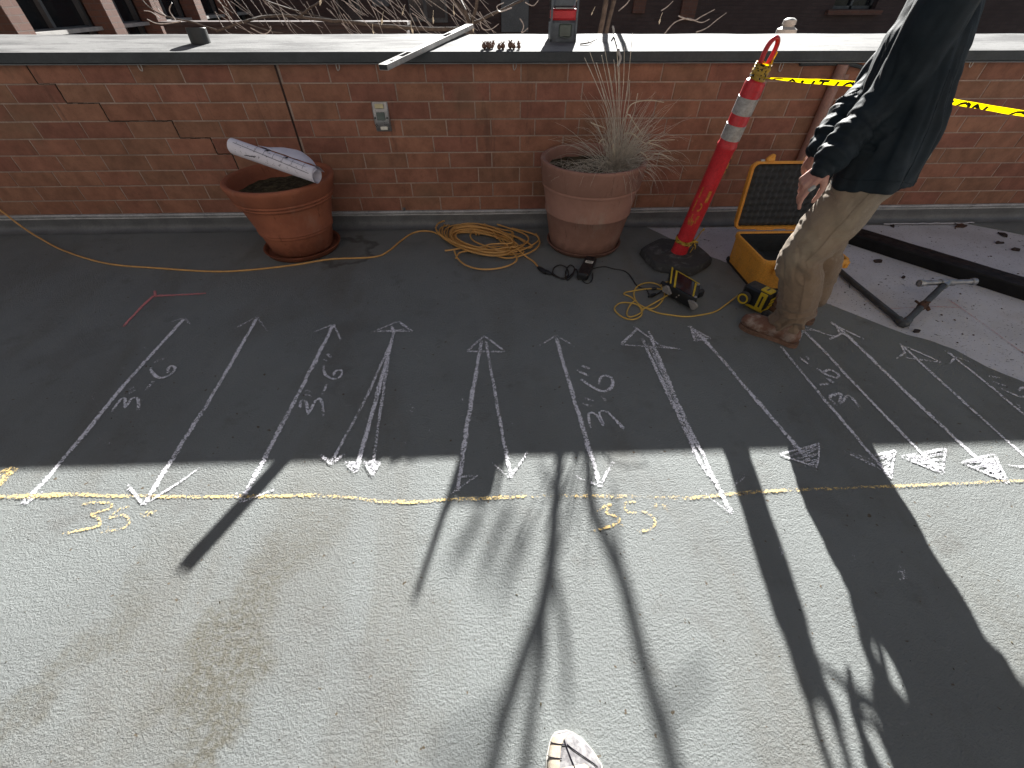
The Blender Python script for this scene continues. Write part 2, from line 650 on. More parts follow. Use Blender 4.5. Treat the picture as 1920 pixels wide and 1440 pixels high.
RUST = M('rust', (.10, .042, .022), .9, var=.5, scale=40, col2=(.045, .025, .018), bump=.003, bscale=110)
BEAM = M('black_beam', (.004, .004, .005), .6, var=.5, scale=8, col2=(.009, .009, .010), spec=.25, bump=.0015, bscale=60)
JACKET = M('navy_jacket', (.0075, .0150, .0215), .74, var=.3, scale=5, bump=.0006, bscale=500, spec=.28)
SKIN = M('skin', (.47, .26, .20), .5, var=.18, scale=30, col2=(.40, .19, .15), bump=.0005, bscale=300, spec=.4)
HAIR = M('dark_hair', (.012, .009, .007), .6, spec=.3)
BOOT = M('dusty_leather', (.17, .088, .062), .85, var=.45, scale=20, col2=(.32, .25, .21), lo=.42, hi=.7, bump=.0022, bscale=90, spec=.25)
SOLE = M('boot_sole', (.22, .125, .085), .85, var=.4, scale=30, bump=.001, bscale=120)
LEVEL = M('level_aluminium', (.55, .54, .52), .5, metal=.25, var=.25, scale=18, bump=.0005, bscale=120)
PIPEC = M('black_pipe_ring', (.03, .032, .033), .4, var=.3, scale=20)
ZINC = M('cut_metal', (.5, .47, .44), .4, metal=.6)
STEEL = M('stainless_plate', (.40, .395, .40), .35, metal=.7, var=.25, scale=20)
BRASS = M('amber_lens', (.78, .68, .40), .35, fine=.02)
LENSW = M('white_lens', (.85, .82, .72), .4, fine=.02)
LENSG = M('grey_green_lens', (.10, .125, .11), .2, fine=.02)
PINKP = M('pink_painted_pipe', (.34, .19, .155), .55, var=.2, scale=8, bump=.0008, bscale=80)
GREYR = M('radio_grey', (.12, .14, .16), .5, var=.3, scale=25)
STRAW = M('dry_straw', (.66, .60, .50), .75, var=.35, scale=40, fine=.1, spec=.3)
STRAWB = M('bleached_stalk', (.62, .54, .40), .6, var=.2, scale=30, spec=.4)
BARK = M('grey_bark', (.115, .095, .08), .85, var=.4, scale=25, bump=.002, bscale=90, spec=.25)
TWIG = M('pale_twig', (.46, .43, .40), .4, var=.4, scale=30, spec=.5)
LEAF = M('dry_pale_leaf', (.70, .66, .52), .6, var=.2, scale=30)
POD = M('dry_pod', (.13, .062, .045), .8, var=.5, scale=60, col2=(.22, .14, .10), bump=.002, bscale=150)
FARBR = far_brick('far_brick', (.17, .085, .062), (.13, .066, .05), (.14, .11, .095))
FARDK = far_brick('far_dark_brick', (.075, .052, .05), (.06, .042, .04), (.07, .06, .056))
GLASS = M('dark_glass', (.012, .016, .02), .12, var=.3, scale=1.5, fine=0)
FRAME = M('grey_window_frame', (.10, .11, .115), .5, metal=.3)
SILL = M('pale_sill', (.42, .41, .39), .7)
SHADE = M('window_blind', (.13, .145, .15), .8, var=.15, scale=3)
LOWG = M('lower_ground', (.12, .11, .10), .9, scale=1)
SHOEW = M('shoe_cream_panel', (.36, .33, .27), .8, var=.2, scale=30, col2=(.30, .24, .18), bump=.001, bscale=400)
SHOEG = M('shoe_grey_mesh', (.20, .195, .195), .9, var=.6, scale=75, col2=(.10, .095, .10), bump=.0015, bscale=500)
SHOES = M('shoe_sole_white', (.42, .41, .38), .7, var=.15, scale=20)
CH_W = chalk_mat('white_chalk', (.80, .79, .84), .17)
CH_F = chalk_mat('faint_white_chalk', (.74, .73, .78), .02)
CH_Y = chalk_mat('yellow_chalk', (.78, .57, .24), .02)
CH_R = chalk_mat('red_chalk', (.66, .24, .24), .34)
CH_P = chalk_mat('pink_chalk', (.62, .38, .40), .14)

# ================================================================== SETTING
WY = 3.28
COPF, COPZ, SLOPE, COPB = 3.25, 1.0985, .075, 3.85


def cop_z(Y):
    return COPZ + SLOPE * (Y - COPF)


def CP(x, y, dz=0.0):
    """point on the sloping coping top seen at (x, y)"""
    d = ray(x, y)
    t = (COPZ - SLOPE * COPF + dz - CAM.z) / (d.z - SLOPE * d.y)
    return CAM + d * t


edge_px = [(1196, 418), (1255, 446), (1340, 484), (1440, 524), (1532, 562), (1615, 594), (1700, 627), (1752, 641), (1790, 655), (1850, 688), (1920, 716)]
edge = []
for i, p in enumerate(edge_px):
    edge.append(G(*p))
edge2 = []
for i in range(len(edge) - 1):
    for k in range(8):
        q = edge[i].lerp(edge[i + 1], k / 8)
        q = q + Vector((0, noise.noise(q * 9) * .012, 0))
        q.z = 0
        edge2.append(q)
edge2.append(edge[-1])
far_edge = edge[-1] + (edge[-1] - edge[-3]).normalized() * 3
far_edge.z = 0
wa, wb = G(1797, 407), G(1920, 438)
wa.y = min(wa.y, 3.2)
wdir = (wb - wa).normalized()
wc = wa + wdir * 4.5
mb = MB()
main = [Vector((-14, 3.262, 0)), Vector((edge2[0].x, 3.262, 0))] + edge2 + [far_edge, Vector((14, far_edge.y - 1, 0)), Vector((14, -9, 0)), Vector((-14, -9, 0))]
mb.prism(main[::-1], (0, 0, -.012))
wedge = [wa + (wb - wa) * .0]
wl = [wa.lerp(wc, k / 60) + Vector((0, noise.noise(Vector((k * .37, 3, 1))) * .018, 0)) for k in range(61)]
mb.prism(wl + [Vector((14, wc.y, 0)), Vector((14, 3.262, 0)), Vector((wa.x, 3.262, 0))], (0, 0, -.012))
me = mb.mesh('deck', [DECK], None)
bm = bmesh.new(); bm.from_mesh(me)
bmesh.ops.triangulate(bm, faces=[f for f in bm.faces if len(f.verts) > 4])
bm.to_mesh(me); bm.free()
tag(link('deck', me, DECK), kind='structure')
mb = MB()
mb.add([(-14.2, -9.2, -.0095), (14.2, -9.2, -.0095), (14.2, 3.275, -.0095), (-14.2, 3.275, -.0095)], [[0, 1, 2, 3]])
tag(link('concrete_patch', mb, CONC), kind='structure')
mb = MB()
mb.add([(-90, -60, -3.2), (90, -60, -3.2), (90, 90, -3.2), (-90, 90, -3.2)], [[0, 1, 2, 3]])
tag(link('ground', mb, LOWG), kind='structure')

# ---- the brick parapet wall
wall = thing('brick_wall', 'low red brick parapet wall with dark fascia and wide pale coping', 'wall', (0.6, WY, 0))
X0, X1 = -5.2, 7.2
BW, BH = .3048, .1016
CJ = -1.373                                   # control joint
mb = MB()
mb.box(((X0 + X1) / 2, WY + .2895, .515), (X1 - X0, .58, 1.04))
link('mortar_core', mb, MORTAR, wall, None)
mb = MB()
tones = []
pal = [(.292, .132, .088), (.278, .122, .083), (.262, .112, .079), (.290, .142, .091), (.272, .138, .089), (.302, .140, .090)]
crack = MB()
for row in range(9):
    z1 = .94 + BH - row * BH - .005
    z0 = z1 - BH + .0082
    if row == 0: z1 = 1.04
    ph = -3.084 + (0 if row % 2 else BW * .665)
    j0 = int((X0 - ph) / BW) - 1
    for j in range(j0, j0 + 46):
        a, b = ph + j * BW + .0042, ph + (j + 1) * BW - .0042
        if b < X0 or a > X1: continue
        a, b = max(a, X0), min(b, X1)
        parts = [(a, b)]
        if a < CJ < b: parts = [(a, CJ - .006), (CJ + .006, b)]
        tc = random.choice(pal)
        k = random.uniform(.90, 1.10)
        for a, b in parts:
            if b - a < .012: continue
            t = .0042 + random.uniform(-.0008, .0008)
            c = .0025
            y = WY
            vs = [(a, y + .02, z0), (b, y + .02, z0), (b, y + .02, z1), (a, y + .02, z1), (a, y - t + c, z0), (b, y - t + c, z0), (b, y - t + c, z1), (a, y - t + c, z1),
                  (a + c, y - t, z0 + c), (b - c, y - t, z0 + c), (b - c, y - t, z1 - c), (a + c, y - t, z1 - c)]
            vs = [(x_ + (random.uniform(-.0011, .0011) if i_ > 3 else 0), y_ + (random.uniform(-.0007, .0007) if i_ > 3 else 0), z_ + (random.uniform(-.0010, .0010) if i_ > 3 else 0)) for i_, (x_, y_, z_) in enumerate(vs)]
            mb.add(vs, [[8, 9, 10, 11], [4, 5, 9, 8], [5, 6, 10, 9], [6, 7, 11, 10], [7, 4, 8, 11], [0, 1, 5, 4], [1, 2, 6, 5], [2, 3, 7, 6], [3, 0, 4, 7]])
            tones += [(tc[0] * k, tc[1] * k, tc[2] * k, 1)] * 9
me = mb.mesh('brickwork', [BRICK], None)
ca = me.color_attributes.new('tone', 'FLOAT_COLOR', 'CORNER')
buf = []
for p in me.polygons:
    buf += list(tones[p.index]) * p.loop_total
ca.data.foreach_set('color', buf)
link('brickwork', me, BRICK, wall)
mb = MB()
mb.box((CJ, WY + .0005, .58), (.0122, .008, .905))
link('control_joint', mb, SEAL, wall, None)
# stepped settlement crack left of the control joint (opened mortar joints)
mb = MB()
jx = []
for row, (x, y) in enumerate(((34, 144), (114, 176), (167, 210), (327, 241), (375, 273), (443, 300))):
    ph = -3.084 + (0 if row % 2 else BW * .665)
    X = AY(x, y, WY).x
    jx.append(ph + round((X - ph) / BW) * BW)
for row in range(6):
    zt_ = .94 + BH - row * BH
    n_ = 6
    for k in range(n_):
        mb.box((jx[row] + random.uniform(-.001, .001), WY - .0012, zt_ - BH * (k + .5) / n_), (.0042 + random.uniform(-.002, .0015), .006, BH / n_ + .001))
    if row < 5:
        a, b = jx[row], jx[row + 1]
        n_ = max(2, int(abs(b - a) / .03))
        for k in range(n_):
            mb.box((a + (b - a) * (k + .5) / n_, WY - .0012, zt_ - BH + random.uniform(-.001, .001)), (abs(b - a) / n_ + .002, .006, .0042 + random.uniform(-.002, .0015)))
link('stepped_crack', mb, CRACK, wall, None)
# coping
mb = MB()
nx, ny = 260, 12
vs, fs = [], []
for j in range(ny + 1):
    Y = COPF + (COPB - COPF) * j / ny
    for i in range(nx + 1):
        X = X0 + (X1 - X0) * i / nx
        dz = noise.noise(Vector((X * 3, Y * 5, 1))) * .003 + noise.noise(Vector((X * 11, Y * 11, 4))) * .0012
        if j == 0: dz = 0
        vs.append((X, Y, cop_z(Y) + dz))
for j in range(ny):
    for i in range(nx):
        a = j * (nx + 1) + i
        fs.append([a, a + 1, a + nx + 2, a + nx + 1])
mb.add(vs, fs)
link('coping', mb, COPING, wall, 60)
mb = MB()
fz0 = 1.045
prof = [(COPF, COPZ - .001), (COPF - .003, COPZ - .004), (COPF - .003, fz0 + .003), (COPF, fz0), (COPF + .03, fz0), (COPF + .03, COPZ - .02)]
nseg = 80
vs, fs = [], []
for i in range(nseg + 1):
    X = X0 + (X1 - X0) * i / nseg
    wv = noise.noise(Vector((X * 1.7, 0, 0))) * .0015
    vs += [(X, y + wv, z) for y, z in prof]
n = len(prof)
for i in range(nseg):
    for j in range(n - 1):
        fs.append([i * n + j, (i + 1) * n + j, (i + 1) * n + j + 1, i * n + j + 1])
mb.add(vs, fs)
link('fascia', mb, FASC, wall, 30)
mb = MB()
mb.box(((X0 + X1) / 2, COPF + .009, fz0 - .0045), (X1 - X0, .026, .005))
mb.box(((X0 + X1) / 2, COPF + .012, COPZ - .012), (X1 - X0, .02, .02))
mb.box(((X0 + X1) / 2, (COPF + COPB) / 2 + .02, 1.065), (X1 - X0, .56, .02))
link('drip_edge', mb, DRIP, wall, None)
# curved base flashing with a rounded bead on top
mb = MB()
prof = [(3.2765, .128)]
for k in range(9):
    an = R(80 - 25 * k)
    prof.append((3.266 - .011 * math.cos(an - R(10)), .118 + .012 * math.sin(an)))
nb = len(prof)
prof += [(3.266, .095), (3.264, .06)]
for k in range(1, 7):
    t = k / 6
    prof.append((3.264 - .055 * (1 - math.cos(t * math.pi / 2)), .06 - .0575 * math.sin(t * math.pi / 2)))
prof[-1] = (3.209, .0025)
nseg = 160
vs, fs, ms = [], [], []
for i in range(nseg + 1):
    X = X0 + (X1 - X0) * i / nseg
    wv = noise.noise(Vector((X * 2.3, 5, 0))) * .003
    vs += [(X, y - abs(wv) * .5, z + wv * (1 if z > .02 else 0)) for y, z in prof]
n = len(prof)
bead, lower = MB(), MB()
for i in range(nseg):
    for j in range(n - 1):
        (bead if j < nb else lower).f.append([i * n + j, (i + 1) * n + j, (i + 1) * n + j + 1, i * n + j + 1])
for q, m_, nm in ((bead, TERM, 'flashing_bead'), (lower, COVE, 'base_flashing')):
    q.v = [Vector(p) for p in vs]
    q.m = [0] * len(q.f)
    me = q.mesh(nm, [m_], 50)
    bm = bmesh.new(); bm.from_mesh(me)
    bmesh.ops.delete(bm, geom=[v for v in bm.verts if not v.link_faces], context='VERTS')
    bm.to_mesh(me); bm.free()
    link(nm, me, m_, wall)
# U clips under the fascia
for (x, y) in ((264, 128), (634, 127), (965, 126), (1463, 129), (1820, 121)):
    p = AY(x, y, 3.262)
    mb = MB()
    tilt = random.uniform(-.004, .004)
    mb.tube(smoothpts([(p.x - .009, p.y, p.z + .03), (p.x - .009, p.y - .002, p.z), (p.x + tilt, p.y - .003, p.z - .014), (p.x + .009, p.y - .002, p.z), (p.x + .009, p.y, p.z + .03)], 5), .0028, 6)
    link('wire_clip', mb, ZINC, wall)
p = AY(758, 398, 3.258)
mb = MB()
mb.box((p.x, 3.27, p.z + .012), (.02, .012, .035)).bevbox((p.x + .002, 3.262, p.z + .02), (.012, .012, .02), .003)
link('flashing_clamp', mb, DRIP, wall)

# ---- things fixed to the wall
p = AY(716, 219, WY - .006)
fx = thing('wall_light', 'small steel step light plate with amber and white lenses on the brick wall', 'wall light', (p.x, WY, p.z - .08))
mb = MB()
wd, ht = .105, .168
outl = []
for k in range(24):
    an = 2 * math.pi * k / 24
    outl.append((wd / 2 * (abs(math.cos(an)) ** .25) * (1 if math.cos(an) > 0 else -1), ht / 2 * (abs(math.sin(an)) ** .25) * (1 if math.sin(an) > 0 else -1)))
vs, fs = [], []
# bowed plate: curls away from the wall at its middle
rows = 14
for i in range(rows + 1):
    t = i / rows
    z = p.z + ht / 2 - ht * t
    bow = -.012 - .022 * math.sin(t * math.pi) * (.6 + .4 * t)
    for xx in (-wd / 2, -wd / 2 + .006, wd / 2 - .006, wd / 2):
        e = abs(xx) >= wd / 2 - .001
        vs.append((p.x + xx, WY + bow + (.006 if e else 0), z))
    vs.append((p.x + wd / 2, WY, z)); vs.append((p.x - wd / 2, WY, z))
for i in range(rows):
    for j in range(6):
        fs.append([i * 6 + j, i * 6 + (j + 1) % 6, (i + 1) * 6 + (j + 1) % 6, (i + 1) * 6 + j])
fs.append(list(range(6))[::-1]); fs.append([rows * 6 + j for j in range(6)])
mb.add(vs, fs)
link('plate', mb, STEEL, fx, 40)
mb = MB(); mb.bevbox((p.x - .001, WY - .026, p.z + .064), (.056, .012, .026), .003)
link('amber_lens', mb, BRASS, fx)
mb = MB(); mb.bevbox((p.x, WY - .0345, p.z + .008), (.054, .010, .046), .002)
link('dark_lens', mb, LENSG, fx)
mb = MB(); mb.bevbox((p.x + .006, WY - .026, p.z - .063), (.048, .012, .020), .002)
link('white_lens', mb, LENSW, fx)
for s in (-1, 1):
    mb = MB(); mb.tube([(p.x + s * .0395, WY - .028, p.z - .002), (p.x + s * .0395, WY - .0365, p.z - .002)], .0055, 10)
    link('screw', mb, BLACKP, fx)
# painted vertical pipe and the cable above it
pp = MB()
xa = AY(1577, 128, 3.25).x
pp.tube([(xa, 3.245, 1.03), (xa + .003, 3.245, .7), (xa + .008, 3.245, .14)], .033, 16)
vp = thing('vertical_pipe', 'pink brown painted pipe running up the brick wall behind the yellow tape', 'pipe', (xa, 3.245, .13))
link('pipe', pp, PINKP, vp)
for z in (.32, .95):
    mb = MB(); mb.tube([(xa, 3.245, z), (xa, 3.245, z + .025)], .036, 16); mb.box((xa + .06, 3.27, z + .012), (.06, .006, .025))
    link('strap', mb, PINKP, vp)
mb = MB()
mb.tube(smoothpts([AY(1500, 120, 3.262), AY(1580, 119.5, 3.26), AY(1612, 125, 3.255), AY(1645, 139, 3.25), AY(1700, 146, 3.25), AY(1760, 135, 3.255), AY(1800, 123, 3.262)], 6), .011, 8)
tag(link('wall_cable', mb, FASC), 'thin grey cable sagging under the fascia above the pink pipe', 'cable')

# ================================================================== BACKGROUND
px_ratio = lambda x, y: AY(x, y, 1.0).x
wingX = -6.0
wing = thing('brick_building', 'brick building wing at left with square piers and tall dark windows', 'building', (-6.6, 10, -3.2))
mb = MB()
mb.box((wingX - .45, 9.6, -1.25), (.26, 14.0, 3.9))     # low wall under the sills (top z 0.7)
mb.box((wingX - 2.2, 9.6, 3.7), (3.4, 14.0, 3.0))       # upper storey
mb.box((wingX - 3.4, 9.6, -.4), (.2, 14, 5.2))          # inner back wall
link('wall', mb, FARBR, wing, None)
edges_y = []
for (x, y) in ((70, 65), (242, 65), (314, 40), (391, 40), (450, 40), (490, 24)):
    edges_y.append(wingX / px_ratio(x, y))
for Yf in edges_y:
    mb = MB()
    mb.bevbox((wingX - .14, Yf - .14, -.2), (.28, .28, 6.4), .008)
    link('pier', mb, FARBR, wing)
for i in range(len(edges_y) - 1):
    a, b = edges_y[i], edges_y[i + 1] - .28
    c, L_ = (a + b) / 2, b - a
    mb = MB()
    X = wingX - .34
    for yy in (a + .03, c, b - .03):
        mb.box((X, yy, 1.35), (.07, .055, 1.9))
    for zz in (.52, .93, 2.3):
        mb.box((X, c, zz), (.06, L_, .05))
    fr = link('window', mb, FRAME, wing, None)
    mb = MB(); mb.box((X - .04, c, 1.4), (.015, L_, 1.95))
    link('pane', mb, GLASS, fr, None)
    mb = MB()
    mb.box((X - .02, (a + c) / 2 + .03, 1.62), (.012, (c - a) * .8, 1.3))
    if i > 0: link('blind', mb, SHADE, fr, None)
    mb = MB(); mb.box((wingX - .26, c, .915), (.2, L_ - .02, .045))
    link('sill', mb, SILL, fr, None)
# low wall between
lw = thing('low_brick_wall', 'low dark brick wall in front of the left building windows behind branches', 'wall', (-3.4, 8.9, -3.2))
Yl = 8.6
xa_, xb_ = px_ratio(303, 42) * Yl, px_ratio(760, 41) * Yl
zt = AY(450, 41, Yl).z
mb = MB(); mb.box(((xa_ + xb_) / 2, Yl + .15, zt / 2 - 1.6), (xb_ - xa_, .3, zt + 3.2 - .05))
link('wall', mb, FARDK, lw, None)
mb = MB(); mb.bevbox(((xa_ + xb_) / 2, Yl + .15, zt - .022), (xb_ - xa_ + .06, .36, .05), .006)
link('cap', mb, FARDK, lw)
# rear building across the court
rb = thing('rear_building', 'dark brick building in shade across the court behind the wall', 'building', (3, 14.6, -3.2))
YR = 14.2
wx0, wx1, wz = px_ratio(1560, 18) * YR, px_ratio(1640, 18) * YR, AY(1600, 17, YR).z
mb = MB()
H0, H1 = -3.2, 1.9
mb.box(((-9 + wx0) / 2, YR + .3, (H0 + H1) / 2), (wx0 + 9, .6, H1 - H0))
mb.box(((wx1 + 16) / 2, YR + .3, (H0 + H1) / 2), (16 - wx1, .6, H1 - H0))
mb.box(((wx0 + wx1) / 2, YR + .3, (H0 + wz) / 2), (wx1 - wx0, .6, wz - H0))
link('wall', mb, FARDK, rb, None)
mb = MB()
for xx in (wx0 + .03, (wx0 + wx1) / 2, wx1 - .03): mb.box((xx, YR + .2, wz + .4), (.06, .06, .8))
mb.box(((wx0 + wx1) / 2, YR + .2, wz + .03), (wx1 - wx0, .06, .06)); mb.box(((wx0 + wx1) / 2, YR + .2, wz + .78), (wx1 - wx0, .06, .06))
f_ = link('window', mb, FRAME, rb, None)
mb = MB(); mb.box(((wx0 + wx1) / 2, YR + .25, wz + .4), (wx1 - wx0, .02, .8)); link('pane', mb, GLASS, f_, None)
mb = MB(); mb.box(((wx0 + wx1) / 2, YR - .05, wz - .06), (wx1 - wx0 + .3, .16, .1)); link('sill', mb, FARBR, f_, None)
for (a, b, yb) in ((1184, 1207, 25), (1271, 1299, 38), (940, 990, 60), (700, 730, 12)):
    xa_, xb_ = px_ratio(a, yb) * YR, px_ratio(b, yb) * YR
    zb = AY((a + b) / 2, yb, YR).z
    mb = MB(); mb.bevbox(((xa_ + xb_) / 2, YR - .04, (zb + H1) / 2), (xb_ - xa_, .1, H1 - zb), .01)
    link('pilaster', mb, SHADE if b < 1200 else FARBR, rb)
# grey doors / panels of the rear building seen through the branches
for i, (a, b, ya) in enumerate(((640, 680, 45), (770, 800, 40), (800, 840, 42))):
    xa_, xb_ = px_ratio(a, ya) * YR, px_ratio(b, ya) * YR
    zb = AY(a, ya, YR).z
    mb = MB(); mb.box(((xa_ + xb_) / 2, YR - .02, (zb + H1) / 2), (xb_ - xa_, .05, H1 - zb))
    f_ = link('window', mb, FRAME, rb, None)
    mb = MB(); mb.box(((xa_ + xb_) / 2, YR - .05, (zb + H1) / 2), ((xb_ - xa_) * .8, .02, (H1 - zb) * .85)); link('pane', mb, GLASS, f_, None)
# white roof vent behind the coping
vx = AY(1474, 60, 5.0)
vc = thing('roof_vent', 'white two tier round roof vent behind the coping near the red post', 'vent', (vx.x, 5.0, -3.2))
mb = MB(); mb.lathe([(.045, -3.2), (.045, vx.z - .02)], 20, (vx.x, 5.0, 0)); link('vent_pipe', mb, GALV, vc)
mb = MB(); mb.lathe([(.085, vx.z - .04), (.09, vx.z - .03), (.086, vx.z + .02), (.05, vx.z + .04), (.05, vx.z + .05), (.058, vx.z + .055), (.055, vx.z + .085), (.03, vx.z + .10)], 24, (vx.x, 5.0, 0)); link('vent_cap', mb, SHOES, vc)

# ================================================================== TREES BEHIND THE WALL
def shade_pt(x, y, Y):
    P = G(x, y)
    Y -= 1.45
    return P + SUN * ((Y - P.y) / SUN.y)


tree = thing('bare_tree', 'bare leafless tree behind the wall casting the long branch shadows', 'tree', (.87, 4.75, -3.2))


def limb(pts, r0, r1, n=8, sub=5, jit=.006, mb=None):
    q = smoothpts(pts, sub)
    k = len(q)
    out = [p + Vector((noise.noise(p * 7 + Vector((i * .1, 3, 0))), 0, noise.noise(p * 6 + Vector((9, i * .1, 2))))) * jit for i, p in enumerate(q)]
    rr = [r0 + (r1 - r0) * i / (k - 1) for i in range(k)]
    rr = [r * (1 + .12 * noise.noise(p * 15)) for r, p in zip(rr, out)]
    mb = mb or MB()
    mb.tube(out, rr, n)
    return mb


fork = shade_pt(1015, 1150, 6.05)
start = shade_pt(1050, 862, 6.0)
tr = MB()
limb([(.87, 4.75, -3.25), (.88, 4.7, -1.5), (.90, 4.65, .6), (.925, 4.58, 1.3), start], .026, .019, 10, 5, .012, tr)
limb([start, shade_pt(1041, 950, 5.98), shade_pt(1033, 1050, 6.02), fork], .018, .022, 10, 5, .004, tr)
link('trunk', tr, BARK, tree, None)
a = limb([fork, shade_pt(985, 1225, 6.1), shade_pt(952, 1320, 6.2), shade_pt(925, 1430, 6.3), shade_pt(880, 1600, 6.5), shade_pt(800, 1800, 6.6)], .023, .015)
link('branch', a, BARK, tree, None)
a = limb([fork, shade_pt(1018, 1215, 6.0), shade_pt(1004, 1300, 5.95), shade_pt(985, 1440, 5.9), shade_pt(975, 1640, 5.9)], .018, .012)
link('branch', a, BARK, tree, None)
a = limb([Vector((.90, 4.65, .6)), Vector((1.01, 4.75, 1.2)), shade_pt(1103, 870, 6.25), shade_pt(1108, 945, 6.3), shade_pt(1135, 1012, 6.35), shade_pt(1168, 1085, 6.4), shade_pt(1190, 1170, 6.4), shade_pt(1212, 1260, 6.4), shade_pt(1240, 1360, 6.45), shade_pt(1270, 1460, 6.5), shade_pt(1320, 1640, 6.6)], .017, .023)
link('branch', a, BARK, tree, None)
a = limb([shade_pt(1030, 1060, 6.02), shade_pt(1050, 1130, 6.4), shade_pt(1060, 1230, 6.7), shade_pt(1063, 1330, 7.0)], .014, .008)
link('branch', a, BARK, tree, None)
rng = random.Random(3)
for (x0, y0, x1, y1, Y) in ((1035, 990, 1080, 880, 6.0), (1045, 940, 1010, 870, 6.3), (1018, 1120, 1060, 1010, 6.3), (955, 1315, 800, 1420, 7.2), (925, 1430, 850, 1480, 7), (1190, 1170, 1150, 900, 6.6),
                            (1240, 1360, 1330, 1250, 7.4), (900, 960, 850, 1045, 8.6), (955, 955, 905, 1085, 8.8), (985, 1000, 940, 1110, 9.0), (1080, 930, 1045, 1000, 7.4)):
    a = limb([shade_pt(x0, y0, Y), shade_pt((x0 + x1) / 2 + rng.uniform(-10, 10), (y0 + y1) / 2, Y + .1), shade_pt(x1, y1, Y + .2)], .010 if Y < 8 else .02, .006 if Y < 8 else .014, 6, 4)
    link('twig', a, BARK, tree, None)

# spreading shrub seen along the top of the wall
shrub = thing('bare_shrub', 'leafless spreading shrub with pale sunlit twigs behind the wall coping', 'shrub', (-.26, 6.1, -3.2))
Ys = 6.1
mb = MB()
b0 = AY(884, 62, Ys)
limb([(b0.x + .02, Ys, -3.25), (b0.x, Ys, -1), b0 + Vector((0, 0, -.3)), AY(884, 45, Ys)], .05, .03, 10, 4, .01, mb)
link('trunk', mb, BARK, shrub, None)
for pts, r0, r1 in (([(884, 50), (872, 20), (850, -30), (820, -110)], .022, .012), ([(884, 48), (892, 10), (898, -60), (905, -160)], .02, .012), ([(886, 46), (915, 30), (955, 12), (1010, -14), (1060, -45)], .016, .007),
                    ([(884, 55), (800, 54), (700, 47), (640, 41), (560, 31), (500, 30), (455, 42), (407, 58)], .02, .010), ([(407, 58), (365, 44), (312, 30), (285, 18), (262, -6)], .009, .005), ([(884, 40), (850, 0), (800, -50), (700, -120)], .016, .008),
                    ([(560, 31), (590, 10), (640, -15), (720, -50)], .01, .006), ([(640, 41), (560, 22), (470, -10), (380, -60)], .01, .005), ([(455, 42), (505, 58), (530, 62)], .006, .004)):
    a = limb([AY(x, y, Ys - .25 + .5 * noise.noise(Vector((x * .01, y * .02, 0)))) for x, y in pts], r0, r1, 8, 5, .012)
    link('branch', a, BARK, shrub, None)
rng = random.Random(11)
for i in range(96):
    x = rng.uniform(395, 900); y = rng.uniform(-45, 30)
    Y = rng.uniform(5.4, 6.8)
    L_ = rng.uniform(35, 95)
    an = rng.uniform(.55, 1.15)
    pts = [(x, y), (x + L_ * .5 * math.cos(an) + rng.uniform(-3, 3), y + L_ * .5 * math.sin(an)), (x + L_ * math.cos(an), min(y + L_ * math.sin(an), 62 + rng.uniform(0, 8)))]
    a = limb([AY(px, py, Y) for px, py in pts], .0042, .002, 5, 4, .006)
    link('twig', a, TWIG, shrub, None)
for (pts) in ([(300, 35), (283, 22), (270, 20)], [(312, 31), (296, 16), (285, -5)], [(330, 38), (318, 20), (322, 5)], [(340, 40), (300, 45), (276, 36)], [(470, 52), (495, 64), (508, 55), (506, 48)], [(960, 15), (938, 22), (932, 12), (945, 5)],
            [(975, 35), (982, 48), (978, 62), (990, 52)], [(900, 40), (905, 54), (920, 55), (935, 45)], [(1245, 64), (1265, 42), (1290, 35), (1315, 42), (1330, 36)], [(1305, 60), (1325, 52), (1345, 36), (1362, 24)], [(1240, 20), (1252, 12), (1262, 2)], [(1272, 30), (1300, 38), (1316, 30), (1340, 18)],
            [(985, 4), (1000, 10), (1012, -4)], [(1160, 20), (1180, 0), (1190, -30)]):
    a = limb([AY(px, py, 5.6) for px, py in pts], .006, .0035, 5, 5, .004)
    link('twig', a, TWIG, shrub, None)
for (x, y) in ((601, 4), (700, 60), (773, 58), (755, 24), (851, 24), (887, 55), (716, 40), (812, 38), (1110, 25), (1237, 40), (1076, 11)):
    p = AY(x, y, 5.5)
    mb = MB()
    rt = Matrix.Rotation(rng.uniform(-.6, .6), 3, 'Y') @ Matrix.Rotation(rng.uniform(-.5, .5), 3, 'Z')
    s = rng.uniform(.4, .75)
    top, bot = rt @ Vector((0, 0, .045)) * s, rt @ Vector((0, 0, -.045)) * s
    sd, nn = rt @ Vector((.017, 0, 0)) * s, rt @ Vector((0, .006, 0)) * s
    mb.add([p + top, p + sd + nn, p + bot, p - sd + nn, p + top * .1 - nn * .6], [[0, 1, 4], [1, 2, 4], [2, 3, 4], [3, 0, 4]])
    mb.tube([p + top * .9, p + top * 1.8 + Vector((.01, 0, .02))], .002, 4)
    link('leaf', mb, LEAF, shrub)

# ================================================================== THINGS ON THE COPING
# spirit level, balanced on the sloping coping with its near end overhanging
n0 = Vector((-.600, 2.80, 1.0905)); n1 = AY(881, 43, 3.975)
ax = (n1 - n0); Ll = ax.length; ax.normalize()
sd = Vector((ax.y, -ax.x, 0)).normalized(); up = sd.cross(ax).normalized()
# settle it on the coping front edge
tfe = (COPF - n0.y) / ax.y
dz = (COPZ + .0145 + .0005) - (n0 + ax * tfe).z
n0.z += dz
Wl, Hl = .054, .026
lv = thing('spirit_level', 'aluminium spirit level lying across the coping with one end overhanging', 'level', (n0.x, n0.y, n0.z - Hl / 2))


def LP(s, a, h): return n0 + ax * s + sd * a + up * h


